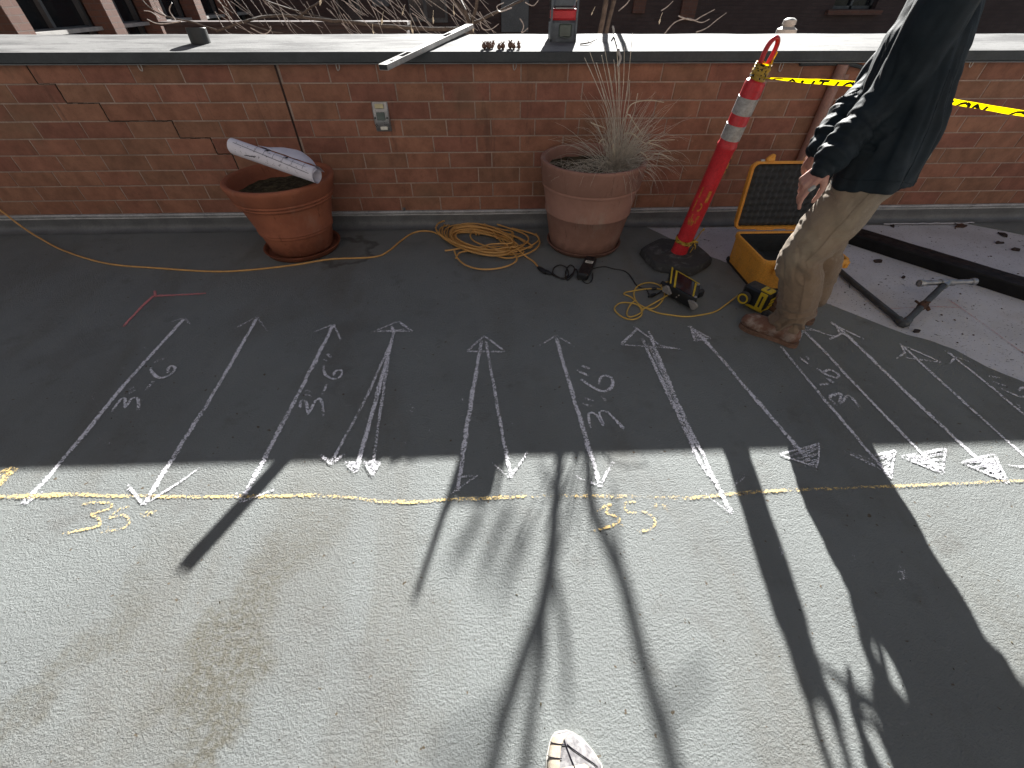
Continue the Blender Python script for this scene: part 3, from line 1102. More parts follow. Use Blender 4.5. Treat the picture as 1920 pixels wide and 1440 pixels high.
def level_slab(s0, s1, a0, a1, h0, h1, mb):
    q = [LP(s0, a0, h0), LP(s1, a0, h0), LP(s1, a1, h0), LP(s0, a1, h0)]
    mb.prism(q, up * (h1 - h0))


holes = [(.10, .018, .010), (.255, .06, .017), (.56, .012, .005), (.845, .062, .017), (1.085, .02, .010)]
mb = MB()
t = .004
level_slab(0, Ll, -Wl / 2, -Wl / 2 + t, -Hl / 2, Hl / 2 - .0005, mb)
level_slab(0, Ll, Wl / 2 - t, Wl / 2, -Hl / 2, Hl / 2 - .0005, mb)
level_slab(0, Ll, -Wl / 2, Wl / 2, -Hl / 2 - .0004, -Hl / 2 + .003, mb)
# top web with openings
cuts = [0]
for s, l, hw in holes: cuts += [s - l, s + l]
cuts.append(Ll)
for i in range(0, len(cuts) - 1, 2):
    level_slab(cuts[i], cuts[i + 1], -Wl / 2 + t, Wl / 2 - t, Hl / 2 - .004, Hl / 2 - .001, mb)
for s, l, hw in holes:
    level_slab(s - l, s + l, -Wl / 2 + t, -hw, Hl / 2 - .004, Hl / 2 - .001, mb)
    level_slab(s - l, s + l, hw, Wl / 2 - t, Hl / 2 - .004, Hl / 2 - .001, mb)
link('body', mb, LEVEL, lv, None)
for s, l, hw in holes:
    mb = MB()
    mb.tube([LP(s - l * .6, 0, Hl / 2 - .013), LP(s + l * .6, 0, Hl / 2 - .013)], .006, 8)
    level_slab(s - l, s + l, -hw, hw, -Hl / 2 + .004, -Hl / 2 + .006, mb)
    link('vial', mb, BLACKP, lv)
mb = MB(); level_slab(-.003, -.0005, -Wl / 2 + .003, Wl / 2 - .003, -Hl / 2 + .002, Hl / 2 - .002, mb); link('end_cap', mb, BLACKP, lv, None)

# pipe ring
c = CP(369, 84)
rg = MB()
tl = Matrix.Rotation(R(-4), 3, 'X')
rr_ = .058
rg.lathe([(rr_, 0), (rr_, .078), (rr_ - .002, .080), (rr_ - .008, .080), (rr_ - .010, .078), (rr_ - .010, 0)], 40, (c.x, c.y + .06, cop_z(c.y + .06) - .004), tl)
rg.m = [1 if (i // 40) in (2, 3) else 0 for i in range(len(rg.m))]
tag(link('pipe_ring', rg, [PIPEC, ZINC]), 'short black pipe coupling standing on the pale coping at left', 'pipe coupling')

# boxy red site radio with aerial
ry = 3.56
rz = cop_z(ry) - .004
rx0, rx1 = .372, .546
rd = thing('site_radio', 'red and grey boxy site radio with aerial standing on the coping', 'radio', ((rx0 + rx1) / 2, ry + .06, rz))
rcx, rcy = (rx0 + rx1) / 2, ry + .07
mb = MB(); mb.bevbox((rcx, rcy, rz + .058), (rx1 - rx0, .14, .105), .012); link('body', mb, GREYR, rd)
mb = MB(); mb.bevbox((rcx, rcy, rz + .139), (rx1 - rx0 - .004, .136, .056), .010); link('red_band', mb, REDP, rd)
mb = MB(); mb.bevbox((rcx, rcy, rz + .205), (rx1 - rx0 - .03, .12, .075), .014); link('top_housing', mb, GREYR, rd)
mb = MB(); mb.bevbox((rcx, ry - .004, rz + .170), (rx1 - rx0 - .05, .02, .006), .002); link('ledge', mb, SHOES, rd)
mb = MB(); mb.bevbox((rcx + .012, ry - .001, rz + .06), (.085, .01, .07), .008); link('speaker_panel', mb, LENSG, rd)
mb = MB()
mb.tube(smoothpts([(rcx - .07, ry + .004, rz + .03), (rcx - .05, ry - .006, rz + .012), (rcx - .02, ry - .008, rz + .03), (rcx + .02, ry - .006, rz + .022)], 5), .0025, 6)
link('carry_cord', mb, SHADE, rd)
mb = MB()
for s in (-1, 1): mb.box((rcx + s * .082, ry - .004, rz + .12), (.012, .012, .235))
mb.box((rcx, ry - .004, rz + .011), (.17, .012, .012))
link('roll_bar', mb, GREYR, rd, None)
mb = MB(); mb.tube([(rx0 + .012, ry + .10, rz + .1), (rx0 + .012, ry + .10, rz + .25), (rx0 + .006, ry + .10, rz + .44)], [.014, .014, .011], 10); link('aerial', mb, BLACKP, rd)

# dry pods
rng = random.Random(5)
pods = [(908, 92, 1.1), (914, 90, 1.0), (918, 92, 1.15), (925, 86, .8), (923, 91, .8), (936, 93, .95), (943, 92, 1.1), (957, 91, 1.25), (963, 92, .95), (972, 86, .75), (973, 92, .8)]
for i, (x, y, s) in enumerate(pods):
    p = CP(x, y)
    if p.y < 3.275: p = Vector((p.x * 3.275 / p.y, 3.275, 0))
    p.z = cop_z(p.y)
    mb = MB()
    rt = Matrix.Rotation(rng.uniform(0, 6), 3, 'Z') @ Matrix.Rotation(rng.uniform(-.5, .5), 3, 'X')
    mb.ball(p + Vector((0, 0, .0135 * s)), .015 * s, (1, .9, .95), rt, seg=10)
    for k in range(5):
        an = k * 1.257 + rng.uniform(-.2, .2)
        d = Vector((math.cos(an), math.sin(an), .9))
        mb.tube([p + Vector((0, 0, .022 * s)), p + Vector((0, 0, .024 * s)) + d * .012 * s], [.004 * s, .001], 5)
    q = p + Vector((rng.uniform(-.02, .02), rng.uniform(.02, .05), .02))
    mb.tube(smoothpts([p + Vector((0, 0, .02)), (p + q) / 2 + Vector((0, 0, .02)), q + Vector((0, .02, .012))], 4), .0016, 5)
    tag(link('dry_pod', mb, POD), 'brown dried seed pod in the small heap on the coping', 'seed pod', 'dried seed pods heaped on the coping')
# twigs on the coping
mb = MB()
tp = [AY(1149, 50, 3.70), CP(1152, 64, .012), CP(1155, 74, .012), CP(1158, 84, .010), CP(1160, 92, .010), AY(1160.5, 100, 3.232), AY(1163, 110, 3.225), AY(1158, 124, 3.222)]
limb(tp, .006, .0085, 7, 5, .003, mb)
tag(link('fallen_twig', mb, TWIG), 'pale broken twig hanging over the coping edge above the dry grass', 'twig')
mb = MB()
limb([CP(1088, 83, .006), CP(1104, 80, .010), CP(1110, 78, .008), CP(1120, 74, .014)], .0045, .002, 6, 5, .002, mb)
limb([CP(1104, 80, .010), CP(1101, 75, .02)], .003, .0015, 5, 3, .001, mb)
tag(link('fallen_twig', mb, BARK), 'small dark forked twig lying on the coping beside the red radio', 'twig')

# ================================================================== POTS
def pot(cx, cy, prof, inner, soil_z, mat, name, label):
    t = thing(name, label, 'plant pot', (cx, cy, 0), 'big terracotta pots against the wall')
    mb = MB()
    mb.lathe(prof + inner, 72, (cx, cy, 0))
    link('pot_body', mb, mat, t, 50)
    rs = [r for r, z in inner if z <= soil_z + .06][:1] or [inner[-1][0]]
    R_ = rs[0]
    vs, fs = [(cx, cy, soil_z)], []
    for i in range(1, 9):
        for j in range(40):
            an = 2 * math.pi * j / 40
            r = R_ * i / 8
            p = Vector((cx + r * math.cos(an), cy + r * math.sin(an), 0))
            vs.append((p.x, p.y, soil_z + noise.noise(p * 14) * .014 + noise.noise(p * 40) * .006))
    for j in range(40):
        fs.append([0, 1 + j, 1 + (j + 1) % 40])
    for i in range(7):
        for j in range(40):
            a, b = 1 + i * 40 + j, 1 + i * 40 + (j + 1) % 40
            fs.append([a, a + 40, b + 40, b])
    mb = MB(); mb.add(vs, fs)
    link('soil', mb, SOIL, t, 60)
    return t


P1x, P1y = -1.435, 2.935
pr1 = [(.196, .03), (.203, .022), (.211, .03), (.240, .155), (.246, .158), (.249, .165), (.246, .171), (.2475, .175), (.252, .182), (.248, .189), (.292, .352), (.304, .357), (.309, .366), (.305, .376), (.313, .379), (.318, .388), (.314, .397), (.321, .402), (.338, .462), (.342, .47), (.344, .484), (.340, .493), (.330, .496)]
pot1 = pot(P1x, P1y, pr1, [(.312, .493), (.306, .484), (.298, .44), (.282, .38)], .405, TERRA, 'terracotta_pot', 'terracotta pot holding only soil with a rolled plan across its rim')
mb = MB(); mb.lathe([(.235, .0), (.245, .004), (.262, .034), (.265, .038), (.258, .040), (.250, .036), (.236, .014), (.15, .012)], 64, (P1x, P1y, 0)); link('saucer', mb, TERRA, pot1, 50)
P2x, P2y = .632, 2.975 - .04
pr2 = [(.236, .03), (.244, .022), (.249, .03), (.262, .10), (.292, .262), (.299, .266), (.300, .274), (.295, .280), (.318, .425), (.326, .428), (.328, .436), (.324, .444), (.330, .449), (.341, .565), (.346, .575), (.342, .588), (.332, .590)]
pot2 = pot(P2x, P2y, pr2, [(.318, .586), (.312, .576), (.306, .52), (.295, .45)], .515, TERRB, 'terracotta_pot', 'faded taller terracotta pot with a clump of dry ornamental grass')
mb = MB(); mb.lathe([(.24, .0), (.25, .004), (.270, .034), (.272, .038), (.266, .040), (.258, .036), (.244, .014), (.15, .012)], 64, (P2x, P2y, 0)); link('saucer', mb, TERRB, pot2, 50)

# dry ornamental grass
gc = AY(1158, 292, 2.96)
gr = thing('dry_grass', 'clump of dry pale ornamental grass spilling from the faded pot', 'plant', (gc.x, gc.y, .515))
rng = random.Random(21)


def blade(mb, base, d, L_, droop, w, mi=0):
    pts = []
    d = d.normalized()
    p = base.copy()
    v = d.copy()
    n = 7
    for i in range(n + 1):
        pts.append(p.copy())
        v = (v + Vector((0, 0, -droop * (i + 1) / n))).normalized()
        p = p + v * (L_ / n)
    mb.tube(pts, [w * (1 - .85 * i / n) for i in range(n + 1)], 4, mi=mi)


mb = MB()
for i in range(360):
    an = rng.uniform(0, 2 * math.pi)
    rad = abs(rng.gauss(0, .05))
    base = Vector((gc.x + math.cos(an) * rad, gc.y + math.sin(an) * rad, .51))
    el = rng.uniform(.35, 1.45)
    da = an + rng.uniform(-.5, .5) if rad > .03 else rng.uniform(0, 6.28)
    d = Vector((math.cos(da) * math.cos(el), math.sin(da) * math.cos(el), math.sin(el)))
    if d.y > .25: d.y *= .3
    if d.x < -.2 and rng.random() < .55: d.x *= -1
    blade(mb, base, d, rng.uniform(.18, .50), rng.uniform(.05, .50), rng.uniform(.0013, .0024))
for i in range(320):
    base = Vector((P2x + rng.uniform(-.22, .26), P2y + rng.uniform(-.2, .12), .52))
    da = rng.uniform(0, 6.28)
    blade(mb, base, Vector((math.cos(da), math.sin(da), rng.uniform(.15, .5))), rng.uniform(.06, .17), .25, .0014)
link('blades', mb, STRAW, gr, 60)
mb = MB()
for (x, y, Y, x2, y2, Y2) in ((1148, 236, 2.94, 1096, 108, 2.9), (1150, 230, 2.95, 1118, 118, 2.92), (1155, 230, 2.96, 1141, 128, 2.94), (1157, 225, 2.96, 1151, 112, 2.95), (1163, 225, 2.97, 1171, 88, 2.97), (1159, 228, 2.97, 1157, 96, 2.98), (1153, 228, 2.93, 1133, 88, 2.9), (1150, 240, 2.95, 1106, 98, 2.9), (1152, 240, 2.96, 1128, 104, 2.93), (1160, 240, 2.96, 1161, 125, 2.95), (1166, 240, 2.97, 1186, 62, 2.98), (1146, 250, 2.95, 1128, 165, 2.9), (1172, 240, 2.97, 1181, 150, 3.0), (1176, 250, 2.9, 1196, 175, 2.85)):
    b_ = Vector((gc.x + (x - 1158) / 300, gc.y, .52))
    limb([b_, AY(x, y, Y), AY((x + x2) / 2 + 2, (y + y2) / 2, (Y + Y2) / 2), AY(x2, y2, Y2)], .0021, .0017, 5, 4, .002, mb)
link('tall_stems', mb, STRAW, gr, 60)
for pts in ([(1168, 228), (1178, 215), (1190, 232), (1207, 256)], [(1170, 250), (1186, 251), (1200, 263), (1212, 270)], [(1214, 267), (1235, 274), (1258, 286)], [(1226, 287), (1245, 292), (1262, 302)], [(1200, 284), (1210, 292), (1216, 301)], [(1216, 264), (1240, 263), (1265, 262)], [(1108, 230), (1120, 235), (1135, 240)], [(1124, 268), (1128, 262), (1134, 263)],
            [(1150, 270), (1151, 282), (1152, 292)], [(1175, 212), (1185, 195), (1215, 188), (1245, 192)]):
    mb = MB()
    limb([AY(x, y, 2.84 - (x - 1158) * .0004) for x, y in pts], .0034, .002, 5, 5, .001, mb)
    link('bleached_stalk', mb, STRAWB, gr)

# rolled construction drawing across the first pot
ra_, rb_ = AY(440, 277, 2.86), AY(588, 313, 2.70)
ra_.z = rb_.z = 0
rollr = .047
ra_ = AY(437, 274, 2.86); rb_ = AY(589, 312, 2.70)
zr = .496 + rollr + .002
ra_.z = max(ra_.z, zr); rb_.z = max(zr, min(rb_.z, zr + .02))
rax = (rb_ - ra_).normalized(); rL = (rb_ - ra_).length
rq = rax.to_track_quat('Z', 'Y').to_matrix()
roll = thing('paper_roll', 'rolled white construction drawing resting on the soil filled pot', 'paper roll', (ra_ + rb_) / 2 - Vector((0, 0, rollr)))
mb = MB()
vs, fs = [], []
nt_, nl = 120, 16
for i in range(nt_ + 1):
    t = i / nt_
    an = t * 2 * math.pi * 3.1
    r = rollr - .0042 * (1 - t) * 3.1
    for j in range(nl + 1):
        s = j / nl
        k = 1 + .02 * noise.noise(Vector((s * 6, an * .2, 0)))
        vs.append(ra_ + rq @ Vector((r * k * math.cos(an), r * k * math.sin(an), s * rL + .006 * math.sin(an * 1.0 + t * 4) * (1 if j in (0, nl) else 0))))
for i in range(nt_):
    for j in range(nl):
        a = i * (nl + 1) + j
        fs.append([a, a + nl + 1, a + nl + 2, a + 1])
# loose outer flap lifting away behind the roll
mb.add(vs, fs)
link('sheet', mb, PAPER, roll, 60)
mb = MB()
up_ = Vector((0, 0, 1)); bk = rax.cross(up_).normalized()
if bk.y < 0: bk = -bk
vs, fs = [], []
nu, nv = 22, 8
for i in range(nu + 1):
    s = .30 + .69 * i / nu
    lift = math.sin(min(1, (i / nu) * 1.15) * math.pi) ** .7
    for j in range(nv + 1):
        t = j / nv
        off = bk * (.02 + t * (.065 + .075 * lift)) + up_ * (rollr * math.sqrt(max(0, 1 - (t * .9) ** 2)) + .012 * lift * t - .03 * t * (1 - lift) + .004 * noise.noise(Vector((s * 9, t * 3, 2))))
        vs.append(ra_ + rax * (s * rL) + off)
for i in range(nu):
    for j in range(nv):
        a = i * (nv + 1) + j
        fs.append([a, a + nv + 1, a + nv + 2, a + 1])
mb.add(vs, fs)
link('loose_flap', mb, PAPER, roll, 60)
# printed lines on the outer face
mb = MB()
rng = random.Random(9)
rp = rollr * 1.028


def on_roll(s, an): return ra_ + rq @ Vector((rp * math.cos(an), rp * math.sin(an), s * rL))


cam_dir = (CAM - (ra_ + rb_) / 2).normalized()
loc = rq.transposed() @ cam_dir
an0 = math.atan2(loc.y, loc.x)


def strip(pts, w_):
    vs, fs = [], []
    for i, p in enumerate(pts):
        a, b = pts[max(i - 1, 0)], pts[min(i + 1, len(pts) - 1)]
        tt = (b - a).normalized()
        rad = p - ra_; rad = (rad - rax * rad.dot(rax)).normalized()
        sd_ = tt.cross(rad) * w_
        vs += [p - sd_, p + sd_]
    for i in range(len(pts) - 1):
        fs.append([2 * i, 2 * i + 1, 2 * i + 3, 2 * i + 2])
    mb.add(vs, fs)


sg = 1 if (rq @ Vector((math.cos(an0 + .4), math.sin(an0 + .4), 0))).z > (rq @ Vector((math.cos(an0), math.sin(an0), 0))).z else -1
strip([on_roll(.06 + .90 * i / 12, an0 + sg * (.42 - .55 * i / 12)) for i in range(13)], .0011)
for s in (.32, .42, .53, .64, .75, .88):
    strip([on_roll(s, an0 + sg * (1.1 - 1.0 * i / 8)) for i in range(9)], .0008)
strip([on_roll(.55 + .36 * i / 8, an0 + sg * (.75 - .25 * i / 8)) for i in range(9)], .0007)
for s, da in ((.43, .85), (.66, .8)):
    a = an0 + sg * da
    mb.add([on_roll(s - .02, a), on_roll(s + .02, a), on_roll(s + .01, a + sg * .45)], [[0, 1, 2]])
for k in range(60):
    s = rng.choice((.10, .16, .22, .30, .38, .47, .55, .62, .72, .82, .93)) + rng.uniform(-.014, .014)
    a = an0 + sg * (rng.choice((-.55, -.4, -.2, .15, .6)) + rng.uniform(-.09, .09))
    strip([on_roll(s, a), on_roll(s + rng.uniform(-.008, .014), a + rng.uniform(-.09, .09))], rng.uniform(.0006, .0016))
for k in range(26):
    s = .20 + .14 * k / 26; a = an0 - sg * (.62 - .012 * k)
    strip([on_roll(s, a), on_roll(s + .006, a + rng.uniform(-.1, .1))], .0016)
link('printed_lines', mb, INK, roll, None)

# ================================================================== CHALK
def ribbon(mb, cov, pts, wd, dens=1.0, z=.0028, step=.012, seed=0):
    P = [p.copy() for p in pts]
    # resample
    out = [P[0]]
    for a, b in zip(P, P[1:]):
        n = max(1, int((b - a).length / step))
        out += [a.lerp(b, k / n) for k in range(1, n + 1)]
    vs, fs = [], []
    o = len(mb.v)
    for i, p in enumerate(out):
        a, b = out[max(i - 2, 0)], out[min(i + 2, len(out) - 1)]
        t = (b - a)
        t = t.normalized() if t.length > 1e-6 else Vector((1, 0, 0))
        s = Vector((-t.y, t.x, 0))
        q = p + s * noise.noise(Vector((p.x * 11, p.y * 11, seed))) * wd * .35
        ww = wd * 1.12 * (1 + .35 * noise.noise(Vector((p.x * 6, p.y * 6, seed + 5))))
        e = 1 if 1 < i < len(out) - 2 else .5
        for k, c in ((-1, -.25), (-.45, .75), (.45, .75), (1, -.25)):
            vs.append((q.x + s.x * ww * k, q.y + s.y * ww * k, z))
            cov.append(max(-.4, c * dens * e))
    for i in range(len(out) - 1):
        for k in range(3):
            a = i * 4 + k
            fs.append([a, a + 1, a + 5, a + 4])
    mb.add(vs, fs)


def chalk(name, label, cat, strokes, mat, wd=.011, group=None, z=.0028):
    mb, cov = MB(), []
    for i, s in enumerate(strokes):
        w_, dens = wd, 1.0
        if isinstance(s, dict):
            w_, dens, s = s.get('w', wd), s.get('d', 1.0), s['p']
        pts = [G(x, y) for x, y in s]
        if len(pts) > 2 and not (isinstance(strokes[i], dict) and strokes[i].get('hard')): pts = smoothpts(pts, 4)
        ribbon(mb, cov, pts, w_, dens, z + .00035 * i, seed=i * 3.1 + len(name))
    me = mb.mesh(name, [mat], None)
    at = me.attributes.new('cover', 'FLOAT', 'POINT')
    at.data.foreach_set('value', cov)
    return tag(link(name, me, mat), label, cat, group)


def head(tip, a, b, close=False, w_=.008, d=.8):
    s = [{'p': [tip, a], 'w': w_, 'd': d}, {'p': [tip, b], 'w': w_, 'd': d}]
    if close: s.append({'p': [a, b], 'w': w_, 'd': d})
    return s


def hatch(tip, a, b, n=6, w_=.009):
    out = head(tip, a, b, True, w_, .9)
    z = []
    m_ = n * 2
    for i in range(m_ + 1):                      # scribbled back and forth between the two barbs
        t = .12 + .86 * i / m_
        e = a if i % 2 else b
        j = 1 + .12 * math.sin(i * 2.7 + tip[0])
        z.append((tip[0] + (e[0] - tip[0]) * min(1, t * j), tip[1] + (e[1] - tip[1]) * min(1, t * j)))
    out.append({'p': z, 'w': w_ * .9, 'd': .85, 'hard': 1})
    return out


CG = 'white chalk arrows drawn across the deck'
A_ = 'chalk arrow'
chalk('chalk_arrow', 'white chalk arrow farthest left, its lower end crossing the yellow line', A_,
      [{'p': [(347, 597), (240, 715), (150, 825), (48, 945)], 'w': .012}] + head((347, 596), (322, 604), (358, 610), w_=.006, d=.5) + head((49, 946), (44, 932), (82, 923), w_=.008, d=.7), CH_W, .012, CG)
chalk('chalk_arrow', 'white chalk arrow between the two leftmost lettered ones, wide curved lower head', A_,
      [{'p': [(483, 595), (400, 740), (330, 850), (271, 947)], 'w': .0125}] + head((482, 595), (440, 617), (502, 622), w_=.006, d=.5) + [{'p': [(240, 911), (271, 947)], 'w': .008}, {'p': [(271, 947), (340, 904), (376, 877)], 'w': .006, 'd': .7}], CH_W, .012, CG)
chalk('chalk_arrow', 'white chalk arrow whose foot lies in the diagonal bar shadow', A_,
      [{'p': [(626, 609), (570, 720), (520, 815), (453, 942)], 'w': .013}] + head((626, 609), (587, 624), (640, 639), w_=.007, d=.6) + head((453, 942), (442, 926), (514, 920), w_=.006, d=.6), CH_W, .012, CG)
chalk('chalk_arrow', 'white chalk arrow with one wide head and three spreading shafts', A_,
      head((747, 603), (702, 622), (773, 622), True, .009, .8) + [{'p': [(735, 612), (740, 621), (760, 618)], 'w': .010}, {'p': [(742, 622), (690, 740), (622, 867)], 'w': .008, 'd': .75}, {'p': [(740, 620), (705, 752), (667, 885)], 'w': .011}, {'p': [(737, 624), (715, 760), (698, 890)], 'w': .008, 'd': .75}]
      + head((622, 872), (600, 852), (647, 853), w_=.008) + hatch((665, 888), (648, 868), (678, 868), 4, .006) + hatch((700, 895), (683, 868), (713, 868), 4, .006), CH_W, .01, CG)
chalk('chalk_arrow', 'white chalk arrow with triangular head splitting into two shafts, one foot in the boxy shadow', A_,
      head((908, 630), (875, 660), (947, 660), True, .008, .8) + [{'p': [(903, 640), (882, 760), (858, 922)], 'w': .011, 'd': .95}, {'p': [(911, 640), (934, 770), (957, 894)], 'w': .009, 'd': .8}, {'p': [(857, 895), (895, 893), (843, 928)], 'w': .005, 'd': .5, 'hard': 1}] + head((957, 897), (920, 868), (990, 847), w_=.006, d=.6), CH_W, .01, CG)
chalk('chalk_arrow', 'white chalk arrow leaning right in the middle, beside an upright numeral', A_,
      [{'p': [(1043, 632), (1066, 715), (1095, 810), (1125, 913)], 'w': .012}] + head((1043, 630), (1012, 648), (1077, 650), w_=.006, d=.6) + [{'p': [(1077, 893), (1123, 912)], 'w': .005, 'd': .5}, {'p': [(1124, 912), (1150, 867)], 'w': .006, 'd': .7}], CH_W, .011, CG)
chalk('chalk_arrow', 'broad white chalk arrow of two joined shafts left of the delineator shadow', A_,
      [{'p': [(1164, 647), (1195, 617)], 'w': .010, 'd': .9}, {'p': [(1188, 612), (1215, 633)], 'w': .007}, {'p': [(1215, 622), (1235, 647), (1277, 655)], 'w': .008, 'd': .9}, {'p': [(1277, 655), (1164, 647)], 'w': .007, 'd': .8},
       {'p': [(1203, 635), (1258, 750), (1310, 860), (1340, 905), (1371, 962)], 'w': .013, 'd': .85}, {'p': [(1218, 630), (1272, 760), (1316, 850), (1350, 925)], 'w': .012, 'd': .9}, {'p': [(1215, 645), (1262, 745), (1308, 842)], 'w': .008, 'd': .6}, {'p': [(1305, 915), (1372, 965)], 'w': .005, 'd': .3}], CH_W, .011, CG)
chalk('chalk_arrow', 'white chalk arrow with a small solid head pointing left of the boot', A_,
      [{'p': [(1292, 612), (1324, 641), (1400, 730), (1510, 857)], 'w': .012}] + hatch((1295, 616), (1303, 640), (1332, 635), 5, .008) + [{'p': [(1303, 625), (1325, 645)], 'w': .014}] + hatch((1531, 878), (1460, 853), (1536, 833), 4, .005), CH_W, .011, CG)
chalk('chalk_arrow', 'white chalk arrow starting under the heel of the near boot', A_,
      [{'p': [(1463, 650), (1540, 743), (1634, 855), (1670, 897)], 'w': .009}, {'p': [(1581, 846), (1651, 880)], 'w': .011, 'd': .7}, {'p': [(1590, 850), (1645, 866)], 'w': .010, 'd': .5}] + hatch((1669, 898), (1634, 855), (1677, 846), 4, .006), CH_W, .011, CG)
chalk('chalk_arrow', 'white chalk arrow just right of the far boot with a notched upper head', A_,
      [{'p': [(1495, 611), (1527, 641), (1630, 750), (1732, 855), (1764, 886)], 'w': .0105}, {'p': [(1497, 640), (1510, 620), (1540, 622)], 'w': .007, 'd': .8}, {'p': [(1510, 614), (1561, 631), (1580, 622)], 'w': .007, 'd': .8}] + hatch((1766, 889), (1689, 857), (1771, 842), 5, .006), CH_W, .011, CG)
chalk('chalk_arrow', 'white chalk arrow with a bold notched head near the pale patch edge', A_,
      [{'p': [(1558, 604), (1600, 641), (1700, 738), (1826, 855), (1890, 908)], 'w': .011}, {'p': [(1555, 637), (1575, 628), (1566, 607)], 'w': .008, 'hard': 1}, {'p': [(1566, 611), (1619, 637)], 'w': .008}, {'p': [(1570, 622), (1600, 636)], 'w': .012}] + hatch((1888, 905), (1801, 868), (1862, 852), 5, .006), CH_W, .011, CG)
chalk('chalk_arrow', 'white chalk arrow with a triangular head against the patch edge', A_,
      [{'p': [(1687, 645), (1760, 712), (1840, 785), (1960, 890)], 'w': .009}, {'p': [(1679, 673), (1696, 662), (1689, 647)], 'w': .007, 'hard': 1}, {'p': [(1698, 651), (1764, 680)], 'w': .007}, {'p': [(1764, 680), (1698, 672)], 'w': .007, 'd': .8}, {'p': [(1890, 874), (1960, 880)], 'w': .006}], CH_W, .011, CG)
chalk('chalk_arrow', 'white chalk arrow farthest right, running out of the picture', A_,
      [{'p': [(1773, 658), (1840, 712), (1920, 778), (2000, 845)], 'w': .009}, {'p': [(1779, 683), (1790, 672), (1776, 662)], 'w': .006, 'hard': 1}, {'p': [(1785, 668), (1826, 682)], 'w': .005, 'd': .6}], CH_W, .011, CG)
NG = 'white chalk dimensions beside the arrows'
N_ = 'chalk writing'
w6 = .0085
chalk('chalk_dimension', "white chalk dimension 3''-6'' along the farthest left arrow", N_,
      [[(211, 773), (226, 751), (235, 749), (235, 765), (248, 748), (260, 749), (260, 771)], [(242, 738), (255, 731)], [(243, 731), (252, 727)], [(274, 732), (288, 716)], [(284, 690), (286, 700), (301, 710), (322, 702), (328, 690), (318, 689), (316, 700)], [(291, 681), (299, 676)], [(303, 676), (311, 671)]], CH_W, w6, NG)
chalk('chalk_dimension', "white chalk dimension 3''-6'' beside the arrow crossed by the diagonal bar shadow", N_,
      [[(562, 768), (565, 753), (575, 755), (578, 777), (592, 753), (602, 751), (607, 782)], [(572, 740), (585, 745)], [(573, 732), (585, 737)], [(605, 740), (613, 721)], [(607, 685), (610, 703), (627, 712), (640, 706), (640, 695), (628, 698), (627, 708)], [(607, 675), (615, 679)], [(615, 665), (622, 672)]], CH_W, w6, NG)
chalk('chalk_dimension', "white chalk dimension 3''-6'' with a tall six, beside the middle arrow", N_,
      [[(1107, 803), (1103, 777), (1117, 777), (1132, 799), (1123, 774), (1140, 774), (1173, 808)], [(1092, 757), (1109, 762)], [(1095, 747), (1112, 753)], [(1128, 742), (1138, 757)], [(1090, 712), (1113, 728), (1133, 735), (1148, 724), (1145, 708), (1128, 707), (1122, 723)], [(1082, 695), (1103, 707)], [(1090, 687), (1105, 693)]], CH_W, w6, NG)
chalk('chalk_dimension', "slanting white chalk dimension 3''-6'' right of the near boot", N_,
      [[(1568, 761), (1555, 744), (1577, 739), (1574, 757), (1590, 742), (1611, 764)], [(1536, 722), (1553, 720)], [(1549, 710), (1562, 719)], [(1531, 692), (1550, 704), (1567, 709), (1572, 703), (1555, 694), (1541, 700)], [(1499, 671), (1521, 688)], [(1508, 669), (1517, 675)]], CH_W, w6, NG)
chalk('chalk_dimension', "white chalk dimension 3''-6'' cut off by the right edge of the picture", N_,
      [[(1852, 705), (1877, 710)], [(1860, 716), (1884, 725)], [(1877, 729), (1903, 742), (1920, 745), (1928, 735), (1918, 727), (1908, 733)], [(1903, 756), (1915, 766)], [(1925, 765), (1945, 782), (1950, 772), (1970, 790)]], CH_W, w6, NG)
chalk('chalk_scribble', 'faint white chalk inch marks inside the delineator shadow', N_, [[(1378, 914), (1386, 893)], [(1388, 908), (1396, 890)], [(1382, 905), (1392, 900)], {'p': [(1503, 872), (1530, 877), (1520, 890)], 'd': .4}], CH_F, .005)
chalk('chalk_line', 'long yellow chalk line running across the sunlit deck', 'chalk line',
      [{'p': [(-80, 935), (0, 932), (100, 928), (230, 930), (420, 932), (600, 929)], 'w': .0095}, {'p': [(600, 930), (660, 934), (720, 941), (760, 942), (850, 937), (1000, 931)], 'w': .009}, {'p': [(1000, 931), (1130, 931), (1280, 934)], 'w': .008, 'd': .55}, {'p': [(1280, 935), (1370, 927), (1480, 920)], 'w': .0105, 'd': 1.0}, {'p': [(1480, 920), (1600, 915), (1750, 909), (1920, 902), (2010, 899)], 'w': .008, 'd': .9}, {'p': [(-40, 932), (130, 930)], 'w': .011}], CH_Y, .012)
chalk('chalk_arrow', 'thick yellow chalk arrow stub at the left edge of the picture', A_, [{'p': [(-14, 918), (8, 897), (31, 877)], 'w': .020}, {'p': [(-20, 905), (6, 885), (28, 878)], 'w': .014}], CH_Y, .02)
chalk('chalk_dimension', "yellow chalk dimension 3.5'' below the line at left", N_,
      [[(155, 946), (182, 942), (209, 946), (205, 955), (172, 964), (185, 972), (188, 985), (165, 992), (118, 1001)], [(248, 950), (226, 955), (206, 972), (232, 966), (243, 978), (232, 991), (188, 998)], [(262, 968), (280, 958)], [(266, 972), (286, 960)], [(272, 973), (294, 957)], [(202, 990), (206, 993)]], CH_Y, .0064, 'yellow chalk dimensions')
